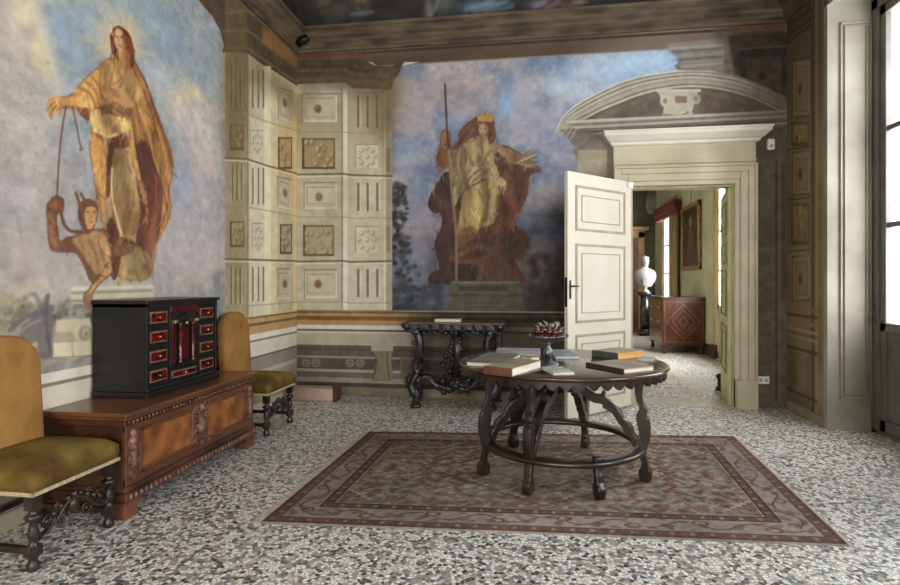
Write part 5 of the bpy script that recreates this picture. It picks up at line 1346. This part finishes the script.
for y0, y1 in ((-hy+.13, -.07), (.07, hy-.13)):
    f = MB().bbox(hx-.012, hx-.002, y0+.03, y1-.03, .262, .484, .002); pn = f.build('front_panel', M['chestpanel'], chest)
    g = MB()
    for a, b, c, d_ in ((y0, y1, .235, .262), (y0, y1, .484, .51), (y0, y0+.03, .235, .51), (y1-.03, y1, .235, .51)): g.bbox(hx-.012, hx+.006, a, b, c, d_, .007)
    g.build('panel_moulding', M['chest'], pn)
# carved pieces: corner caryatids, centre cartouche, gadrooned plinth
Mf = Matrix.Translation((hx+.008, 0, 0)) @ Matrix.Rotation(PI/2, 4, 'Z')
def caryatid(y):
    f = MB(); Mq = Matrix.Translation((hx+.008, y, 0)) @ Matrix.Rotation(PI/2, 4, 'Z')
    f.ball((0, 0, .50), .026, 10, 6, Mq, (1, .8, 1.2)).ball((0, 0, .455), .034, 10, 6, Mq, (1.1, .7, .9)).ball((0, 0, .41), .028, 10, 6, Mq, (1, .7, 1))
    for s_ in (-1, 1): f.scroll((s_*.028, 0, .45), .026, 1.1, .009, Mq, s_); f.scroll((s_*.022, 0, .34), .028, 1.2, .009, Mq, -s_); f.scroll((s_*.02, 0, .265), .022, 1.2, .008, Mq, s_)
    f.tube([(0, 0, .40), (0, .0, .33), (0, 0, .22)], [.026, .02, .012], 8, Mq, .8)
    for k_ in range(4): f.ball((0, -.012, .38-.035*k_), .012, 8, 5, Mq)
    return f
caryatid(-hy+.065).build('carved_upright', M['carving'], chest); caryatid(hy-.065).build('carved_upright', M['carving'], chest)
Mf = Mf @ Matrix.Translation((0, 0, .372)) @ Matrix.Scale(1.25, 4) @ Matrix.Translation((0, 0, -.372))
f = MB(); f.ball((0, 0, .375), .042, 12, 8, Mf, (1, .5, 1.5))
for s_ in (-1, 1):
    for z, r in ((.47, .034), (.41, .028), (.34, .028), (.275, .032)): f.scroll((s_*.045, 0, z), r, 1.2, .010, Mf, s_ if z > .37 else -s_)
f.ball((0, 0, .475), .024, 8, 5, Mf).ball((0, 0, .275), .02, 8, 5, Mf); f.build('carved_shield', M['carving'], chest)
f = MB().bbox(-hx, hx+.028, -hy-.02, hy+.02, .10, .155, .008).bbox(-hx, hx+.016, -hy-.01, hy+.01, .155, .19, .006); pl = f.build('plinth', M['chestdark'], chest)
f = MB()
for k_ in range(34):
    y = -hy+.02+(2*hy-.04)*k_/33; f.ball((hx+.026, y, .128), .02, 8, 5, None, (.5, .72, 1.0))
f.build('gadrooning', M['carving'], pl)
f = MB()
for k_ in range(44):
    y = -hy+.01+(2*hy-.02)*k_/43; f.ball((hx+.024, y, .572), .011, 6, 4, None, (.6, .9, 1))
f.build('dentil_edge', M['carving'], pl)
for y in (-hy-.015, hy-.13):
    for x in (hx-.10, -hx+.01):
        v = [(y, .10), (y+.145, .10), (y+.135, .07), (y+.11, .05), (y+.115, .0), (y, .0)]
        if y > 0: v = [(y+.145-(p[0]-y), p[1]) for p in v]
        MB().prism(v, -.0, .115, Matrix.Translation((x, 0, 0)) @ Matrix(((0,0,1,0),(1,0,0,0),(0,1,0,0),(0,0,0,1)))).build('bracket_foot', M['chest'], chest, bevel=.004)

# ================================================================ EBONY CABINET
KX0, KX1, KY0, KY1, KZ = -2.95, -2.545, 3.37, 4.20, .632
cab = empty('ebony_cabinet', ((KX0+KX1)/2, (KY0+KY1)/2, KZ), 0, 'black ebony table cabinet with red tortoiseshell drawers standing on the long chest', 'cabinet')
hx, hy, Hc = (KX1-KX0)/2, (KY1-KY0)/2, .585
CK = .652/.585
f = MB().bbox(-hx, hx-.02, -hy+.006, hy-.006, .03, Hc-.025, .003).bbox(-hx, hx-.0, -hy, -hy+.022, .03, Hc-.02, .002).bbox(-hx, hx, hy-.022, hy, .03, Hc-.02, .002).bbox(-hx, hx, -hy, hy, Hc-.045, Hc-.02, .002)
f.build('carcase', M['ebony'], cab)
MB().bbox(-hx, hx+.012, -hy-.012, hy+.012, 0, .032, .005).bbox(-hx, hx+.006, -hy-.006, hy+.006, .032, .055, .005).build('base_moulding', M['ebony'], cab)
MB().bbox(-hx, hx+.016, -hy-.016, hy+.016, Hc-.022, Hc, .005).build('top_moulding', M['ebony'], cab)
fx = hx-.02
def drawer(y0, y1, z0, z1, mm='tortoise'):
    d_ = MB().bbox(fx-.01, fx+.010, y0, y1, z0, z1, .002).build('drawer', M['ebony'], cab)
    MB().bbox(fx+.008, fx+.013, y0+.012, y1-.012, z0+.012, z1-.012, .001).build('inlay_frame', M['inlay'], d_)
    MB().bbox(fx+.012, fx+.017, y0+.022, y1-.022, z0+.021, z1-.021, .002).build('tortoiseshell_panel', M[mm], d_)
    MB().ball((fx+.024, (y0+y1)/2, (z0+z1)/2), .007, 8, 5).build('knob', M['brass'], d_)
zs = [(.065+.119*k_, .065+.119*k_+.110) for k_ in range(4)]
for y0, y1 in ((-hy+.03, -hy+.03+.20), (hy-.03-.20, hy-.03)):
    for z0, z1 in zs: drawer(y0, y1, z0+.008, z1-.008)
drawer(-.155, .155, .065, .135); 
cy = .165
cd = MB().bbox(fx-.01, fx+.012, -cy, cy, .145, .545, .002).build('central_portal', M['ebony'], cab)
f = MB()
for s_ in (-1, 1): f.bbox(fx+.008, fx+.018, s_*.125-.022, s_*.125+.022, .17, .44, .002)
f.bbox(fx+.008, fx+.018, -.155, .155, .50, .54, .002); f.build('red_veneer', M['tortoise2'], cd)
MB().bbox(fx+.008, fx+.022, -.04, .04, .19, .40, .002).build('niche_door', M['tortoise2'], cd)
for s_ in (-1, 1):
    MB().lathe([(0,.165),(.016,.165),(.016,.18),(.009,.19),(.011,.30),(.009,.405),(.016,.415),(.016,.43),(0,.43)], 12, Matrix.Translation((fx+.03, s_*.075, 0))).build('colonnette', M['tortoise2'], cd)
    MB().bbox(fx+.014, fx+.040, s_*.125-.016, s_*.125+.016, .43, .452, .002).build('gilt_capital', M['brass'], cd)
MB().ball((fx+.03, 0, .425), .014, 8, 5).build('gilt_mount', M['brass'], cd)
f = MB().bbox(fx+.008, fx+.045, -.15, .15, .452, .466, .002)
Mp = Matrix(((0,0,1,0),(1,0,0,0),(0,1,0,0),(0,0,0,1)))
f.prism([(-.1,.466),(.1,.466),(0,.50)], fx+.01, fx+.04, Mp); f.build('pediment', M['ebony'], cd)
MB().prism([(-.12,.145),(.12,.145),(.10,.168),(0,.185),(-.10,.168)], fx+.01, fx+.03, Mp).build('portal_step', M['ebony'], cd)

for o_ in [x for x in cab.children_recursive]:
    if o_.parent == cab: o_.scale = (1, 1, CK)
# ================================================================ CARVED CONSOLE TABLE
con = empty('console_table', (-.17, 6.33, 0), 0, 'black carved console table with dolphin scroll legs below the queen fresco', 'console table')
pa, pb = on_Y(404, 320, 6.12), on_Y(503, 320, 6.12)
x0, x1 = pa.x+.17, pb.x+.17; zt_ = .955
f = MB().bbox(x0-.01, x1+.01, -.24, .33, zt_-.022, zt_, .006); f.build('console_top', M['consoletop'], con)
f = MB().bbox(x0+.03, x1-.03, -.21, .32, zt_-.085, zt_-.02, .004); rail = f.build('frieze_rail', M['black_carved'], con)
f = MB(); Mr = Matrix.Translation((0, -.215, 0)); nn = 9
for k_ in range(nn):
    x = x0+.07+(x1-x0-.14)*k_/(nn-1); s_ = 1 if k_ % 2 else -1
    f.scroll((x, 0, zt_-.075), .042, 1.3, .014, Mr, s_); f.ball((x, -.01, zt_-.06), .017, 8, 5, Mr); f.ball((x+.035, 0, zt_-.12), .018, 8, 5, Mr, (1, .7, 1.5))
    f.ball((x-.02, -.005, zt_-.035), .016, 8, 5, Mr)
for s_, x in ((-1, x0+.03), (1, x1-.03)):
    f.ball((x, -.0, zt_-.045), .045, 10, 6, Mr, (1, .8, 1.2)); f.scroll((x+s_*.03, 0, zt_-.03), .04, 1.3, .016, Mr, s_)
f.build('carved_apron', M['black_carved'], con)
def dolphin_leg(x, s_, yb=-.17):
    f = MB(); Mq = Matrix.Translation((x, yb, 0))
    pth = [(s_*.0, 0, .86), (s_*.03, -.01, .78), (s_*.045, -.01, .68), (s_*.02, 0, .57), (-s_*.005, 0, .47), (s_*.01, -.01, .38), (-s_*.02, -.02, .31), (-s_*.05, -.02, .24), (-s_*.02, -.02, .17), (s_*.01, -.02, .12), (0, -.02, .05), (0, -.02, .0)]
    P = cat(pth, 5); n = len(P)
    rd = np.interp(np.linspace(0, 1, n), [0,.1,.25,.4,.5,.62,.72,.8,.9,1], [.06,.055,.06,.048,.05,.052,.07,.06,.05,.062])
    f.tube([tuple(p) for p in P], [float(r*.85) for r in rd], 12, Mq)
    for k_, z in enumerate(np.linspace(.84, .40, 9)):
        f.scroll((s_*(.045 if k_ % 2 else -.02), -.035, float(z)), .036, 1.2, .011, Mq, s_ if k_ % 2 else -s_)
        f.ball((s_*.02, -.05, float(z)-.02), .017, 8, 5, Mq)
    f.scroll((-s_*.02, -.03, .285), .095, 1.5, .026, Mq, s_, PI/2); f.scroll((s_*.03, -.03, .12), .05, 1.3, .02, Mq, -s_)
    for k_ in range(7): f.ball((-s_*.02+.10*math.cos(k_*.5+.6), -.05, .285+.10*math.sin(k_*.5+.6)), .014, 6, 4, Mq)
    f.lathe([(0,0),(.06,0),(.066,.02),(.05,.05),(0,.06)], 14, Matrix.Translation((x, yb-.02, 0)))
    return f
dolphin_leg(x0+.13, 1).build('dolphin_leg', M['black_carved'], con); dolphin_leg(x1-.13, -1).build('dolphin_leg', M['black_carved'], con)
for x in (x0+.08, x1-.08):
    MB().bbox(x-.035, x+.035, .22, .30, 0, .88, .006).build('rear_post', M['black_carved'], con)
# central pierced carving and curved stretchers
f = MB(); xm = (x0+x1)/2+.02; Mq = Matrix.Translation((xm, -.12, 0)); rr_ = random.Random(4)
for k_ in range(34):
    z = .86-.016*k_; wd = .05+.10*math.exp(-((z-.50)/.14)**2)+.04*(z < .55)
    f.scroll((rr_.uniform(-wd, wd), rr_.uniform(-.03, .03), z), rr_.uniform(.03, .05), 1.2, .013, Mq, rr_.choice((-1, 1)), rr_.uniform(0, 6)); f.ball((rr_.uniform(-wd, wd), -.02, z), .024, 8, 5, Mq)
f.tube([(0, 0, .88), (.02, 0, .6), (0, 0, .34)], [.05, .06, .05], 10, Mq); f.build('central_carving', M['black_carved'], con)
f = MB()
for s_, x in ((1, x0+.13), (-1, x1-.13)):
    P = cat([(x, -.17, .30), (x+s_*.12, -.13, .33), (x+s_*.22, -.12, .24), (xm-s_*.05, -.12, .20)], 6)
    f.tube([tuple(p) for p in P], [float(r) for r in np.interp(np.linspace(0,1,len(P)), [0,.5,1], [.05,.042,.055])], 10)
    for i in range(0, len(P), 3): f.scroll((P[i][0], P[i][1]-.03, P[i][2]-.01), .04, 1.2, .013, None, s_)
for k_ in range(14): f.ball((xm+rr_.uniform(-.16, .16), -.13+rr_.uniform(-.03,.03), .22+rr_.uniform(-.07, .10)), .04, 8, 6)
for k_ in range(8): f.scroll((xm+rr_.uniform(-.15, .15), -.17, .24+rr_.uniform(-.06, .10)), .045, 1.3, .014, None, rr_.choice((-1,1)))
f.build('scrolled_stretcher', M['black_carved'], con)
pb_ = on_Y(448, 319, 6.25)
r_ = empty('booklet', (pb_.x, 6.28, zt_+.001), .08, 'closed white booklet lying on top of the black console table', 'book')
MB().bbox(-.15, .15, -.09, .09, 0, .003, .001).bbox(-.15, .15, -.09, .09, .024, .027, .001).build('cover', M['whiteplastic'], r_)
MB().box(-.146, .146, -.086, .086, .003, .024).build('page_block', M['page'], r_)

# ================================================================ STONE BLOCK IN THE CORNER, FITTINGS
sb = empty('corner_step', (-2.66, 6.42, 0), 0, 'low pinkish stone block with a dark end post in the corner beside the far chair', 'stone block')
MB().bbox(-.285, .33, -.16, .04, 0, .150, .012).build('stone_slab', M['pinkstone'], sb)
MB().bbox(.325, .37, -.17, .0, 0, .19, .008).build('end_post', M['redbase'], sb)
def wallthing(name, px, label, catg, build):
    p = on_Y(px[0], px[1], YB); r = empty(name, (p.x, YB, p.z), 0, label, catg); build(r); return r
def sock(r):
    MB().bbox(-.062, .062, -.012, .0, -.042, .042, .004).build('cover_plate', M['whiteplastic'], r)
    for s_ in (-1, 1):
        f = MB().lathe([(0,0),(.021,0),(.021,.004),(.017,.004),(.016,.001),(0,.001)], 20, Matrix.Translation((s_*.028, -.012, 0)) @ Matrix.Rotation(PI/2, 4, 'X')); f.build('outlet', M['greyplastic'], r)
wallthing('wall_socket', (763, 380), 'white double power socket plate low on the pier right of the doorway', 'socket', sock)
def sens(r):
    MB().bbox(-.038, .038, -.045, 0, -.062, .062, .01).build('sensor_body', M['whiteplastic'], r)
    MB().ball((0, -.043, -.02), .024, 12, 8, None, (1, .5, .9)).build('sensor_lens', M['greyplastic'], r)
wallthing('motion_sensor', (770, 145), 'small white motion sensor high on the pier right of the door cornice', 'sensor', sens)
sp = empty('corner_spotlight', (XL+.10, YB-.12, 4.50), 0, 'small black spotlight clamped to the cornice in the left corner', 'spotlight')
MB().tube([(0, 0, 0), (0, 0, -.08)], .012).box(-.03, .03, -.03, .10, -.01, .01).build('bracket', M['black'], sp)
MB().lathe([(0,-.09),(.045,-.09),(.05,0),(.04,.06),(0,.07)], 16, Matrix.Translation((.05, -.03, -.12)) @ Matrix.Rotation(1.1, 4, 'Y')).build('lamp_head', M['black'], sp)
ds = empty('door_stop', (2.37, 7.70, 0), 0, 'black iron weight holding the olive door leaf open', 'door stop')
MB().lathe([(0,0),(.055,0),(.055,.03),(.03,.05),(.03,.14),(.05,.17),(.045,.2),(0,.22)], 16).build('weight', M['black'], ds)

# ================================================================ FURNITURE OF THE NEXT ROOM
dr = empty('marquetry_dresser', (2.84, 12.0, 0), 0, 'brown marquetry chest of drawers seen through the doorway, diamond pattern on its end', 'chest of drawers')
hx, hy, Hd = .385, .62, 1.10
MB().bbox(-hx, hx, -hy, hy, .16, Hd-.03, .006).build('carcase', M['marq1'], dr)
MB().bbox(-hx-.02, hx+.01, -hy-.02, hy+.02, Hd-.035, Hd, .006).build('dresser_top', M['marq1'], dr)
f = MB(); y = -hy-.004; cz = .62
def dia(s0, s1, z0, z1):
    pass
Me = Matrix.Translation((0, -hy, 0)) @ Matrix.Rotation(PI/2, 4, 'X')
def ring(rx, rz, w):
    o = [(rx,0),(0,rz),(-rx,0),(0,-rz)]; i_ = [(rx-w,0),(0,rz-w),(-rx+w,0),(0,-rz+w)]
    for k_ in range(4):
        a, b = o[k_], o[(k_+1) % 4]; c, d_ = i_[(k_+1) % 4], i_[k_]
        f.prism([(p[0], p[1]+cz) for p in (a, b, c, d_)], 0, .004, Me)
ring(.33, .36, .035); ring(.22, .25, .03); ring(.10, .12, .03)
for a, b, c, d_ in ((-.36,-.34,.22,1.02),(.34,.36,.22,1.02),(-.36,.36,.22,.24),(-.36,.36,1.0,1.02)): f.prism([(a,c),(b,c),(b,d_),(a,d_)], 0, .004, Me)
f.build('diamond_inlay', M['marq2'], dr)
for k_ in range(3):
    z0 = .20+.28*k_
    d_ = MB().bbox(-hx-.012, -hx, -hy+.03, hy-.03, z0, z0+.26, .004).build('drawer', M['marq2'], dr)
    f = MB()
    for yy in (-.35, .35): f.ball((-hx-.025, yy, z0+.13), .022, 8, 5)
    f.build('drawer_pull', M['brass'], d_)
for x in (-hx+.05, hx-.05):
    for yy in (-hy+.05, hy-.05): MB().lathe([(0,0),(.03,0),(.045,.05),(.03,.1),(.055,.14),(.05,.165),(0,.165)], 12, Matrix.Translation((x, yy, 0))).build('bun_foot', M['chestdark'], dr)
# column and bust
bp = on_z(645, 335.5, 0)
cl_ = empty('pedestal_column', (bp.x, bp.y, 0), 0, 'tall black marble column under the white bust in the next room', 'pedestal')
MB().bbox(-.17, .17, -.17, .17, 0, .10, .008).lathe([(0,.10),(.16,.10),(.165,.14),(.14,.17),(0,.18)], 24).build('base', M['column'], cl_)
MB().lathe([(0,.17),(.125,.17),(.12,.6),(.112,1.02),(0,1.02)], 28).build('shaft', M['column'], cl_)
MB().lathe([(0,1.01),(.12,1.01),(.15,1.06),(.17,1.08),(.17,1.13),(0,1.13)], 28).build('capital', M['column'], cl_)
bz = 1.13; 
bust = empty('marble_bust', (bp.x, bp.y, bz), 0, 'white marble bust of a draped person on the black column', 'sculpture')
MB().lathe([(0,0),(.10,0),(.105,.03),(.07,.05),(.05,.09),(.07,.13),(0,.14)], 20).build('socle', M['bust'], bust)
f = MB(); P = [(0, .12), (.08, .13), (.15, .17), (.22, .25), (.265, .36), (.275, .46), (.25, .53), (.19, .575), (.12, .605), (.085, .63), (.078, .66), (.078, .71)]
v = []; F = []; n = 24
for i, (r, z) in enumerate(P):
    for k_ in range(n):
        a = 2*PI*k_/n; v.append((r*math.cos(a)*(1+.05*math.sin(5*a+z*9)*(z < .56)), r*.62*math.sin(a)-(.02 if z < .5 else 0), z))
for i in range(len(P)-1):
    for k_ in range(n): F.append([i*n+k_, i*n+(k_+1) % n, (i+1)*n+(k_+1) % n, (i+1)*n+k_])
f.add(v, F, True)
f.ball((0, -.01, .785), .118, 16, 12, None, (.82, .95, 1.18)); f.ball((0, .03, .82), .118, 12, 8, None, (.95, 1, 1)).ball((0, -.115, .775), .022, 8, 6, None, (.6, 1, 1.4)).ball((0, -.085, .70), .035, 8, 6, None, (1.1, .8, .7))
for s_ in (-1, 1):
    f.ball((s_*.036, -.092, .805), .014, 6, 5).ball((s_*.088, 0, .785), .024, 6, 5, None, (.4, .8, 1.2)); f.ball((s_*.07, .02, .88), .04, 8, 5)
for k_ in range(5):
    P2 = cat([(-.22+.03*k_, -.10-.01*k_, .46-.03*k_), (-.05, -.17, .34-.04*k_), (.12, -.15, .36-.05*k_), (.22-.02*k_, -.07, .48-.06*k_)], 4); f.tube([tuple(p) for p in P2], .018, 6)
f.build('figure', M['bust'], bust)
# picture on the right wall
pa, pb = on_X(684, 207, R2X), on_X(702, 198, R2X); zb1 = 1.64
yA, yB_ = min(pa.y, pb.y), max(pa.y, pb.y)
pc = empty('framed_painting', (R2X, (yA+yB_)/2, zb1), 0, 'tall dark portrait in a worn gilt frame hanging above the dresser', 'painting')
hw = (yB_-yA)/2; ph = 3.02-zb1; Mk = Matrix.Rotation(-.012, 4, 'Y')
f = MB()
for a, b, c, d_ in ((-hw, -hw+.09, 0, ph), (hw-.09, hw, 0, ph), (-hw, hw, 0, .09), (-hw, hw, ph-.09, ph)): f.bbox(-.06, -.005, a, b, c, d_, .012, Mk)
f.build('picture_frame', M['frame'], pc)
M['portrait'] = mat('dark_oil_paint', (92,62,44), (34,26,22), .4, scale=2.2, detail=3, contrast=(.4,.66))
cv_ = MB().box(-.03, -.01, -hw+.08, hw-.08, .08, ph-.08, Mk).build('canvas', M['portrait'], pc)
MB().ball((-.03, 0, 1.02), .10, 12, 8, Mk, (.08, .8, 1.1)).build('painted_face', mat('painted_skin', (176,130,96), (140,96,68), .5), cv_)
MB().ball((-.03, 0, .52), .28, 14, 8, Mk, (.03, 1, 1.45)).build('painted_coat', mat('painted_coat', (110,72,48), (60,38,30), .5), cv_)
MB().tube([(-.02, 0, ph+.30), (-.04, 0, ph-.02)], .006).build('hanging_cord', M['black'], pc)
# curtain and valance of the far window
cu = empty('window_curtain', (R2X-.10, 13.45, 0), 0, 'beige curtain gathered at the far window beyond the dresser', 'curtain')
v = []; F = []; n = 40
for i in range(n+1):
    t = i/n; yy = -.28+.62*t; xx = .04*math.sin(t*34)
    for j, z in enumerate((.05, 1.2, 1.8, 3.2)):
        k_ = (1, .8, .72, 1)[j]; v.append((xx, yy*k_, z))
for i in range(n):
    for j in range(3): F.append([i*4+j, (i+1)*4+j, (i+1)*4+j+1, i*4+j+1])
o = MB().add(v, F, True).build('drape', M['curtain'], cu); sd_ = o.modifiers.new('solid', 'SOLIDIFY'); sd_.thickness = .012
f = MB().bbox(-.10, .06, -.35, 1.75, 3.02, 3.26, .03)
for k_ in range(9): f.ball((-.02, -.25+.24*k_, 3.02), .13, 10, 6, None, (.5, 1, .9))
f.build('valance', M['valance'], cu)
hd = on_Y(652, 202, R2Y-.1)
hg = empty('hanging_drape', (hd.x, R2Y, hd.z), 0, 'white gathered cloth hanging high on the dark far wall above the bust', 'drape')
f = MB()
for k_ in range(7):
    x = -.10+.035*k_; f.tube([(x*.5, -.08, .34), (x, -.11-.01*(k_ % 2), .1), (x*1.2, -.10, -.15+.04*math.sin(k_)), (x*.7, -.09, -.33)], [.03, .045, .05, .02], 8)
f.build('cloth', M['bust'], hg)
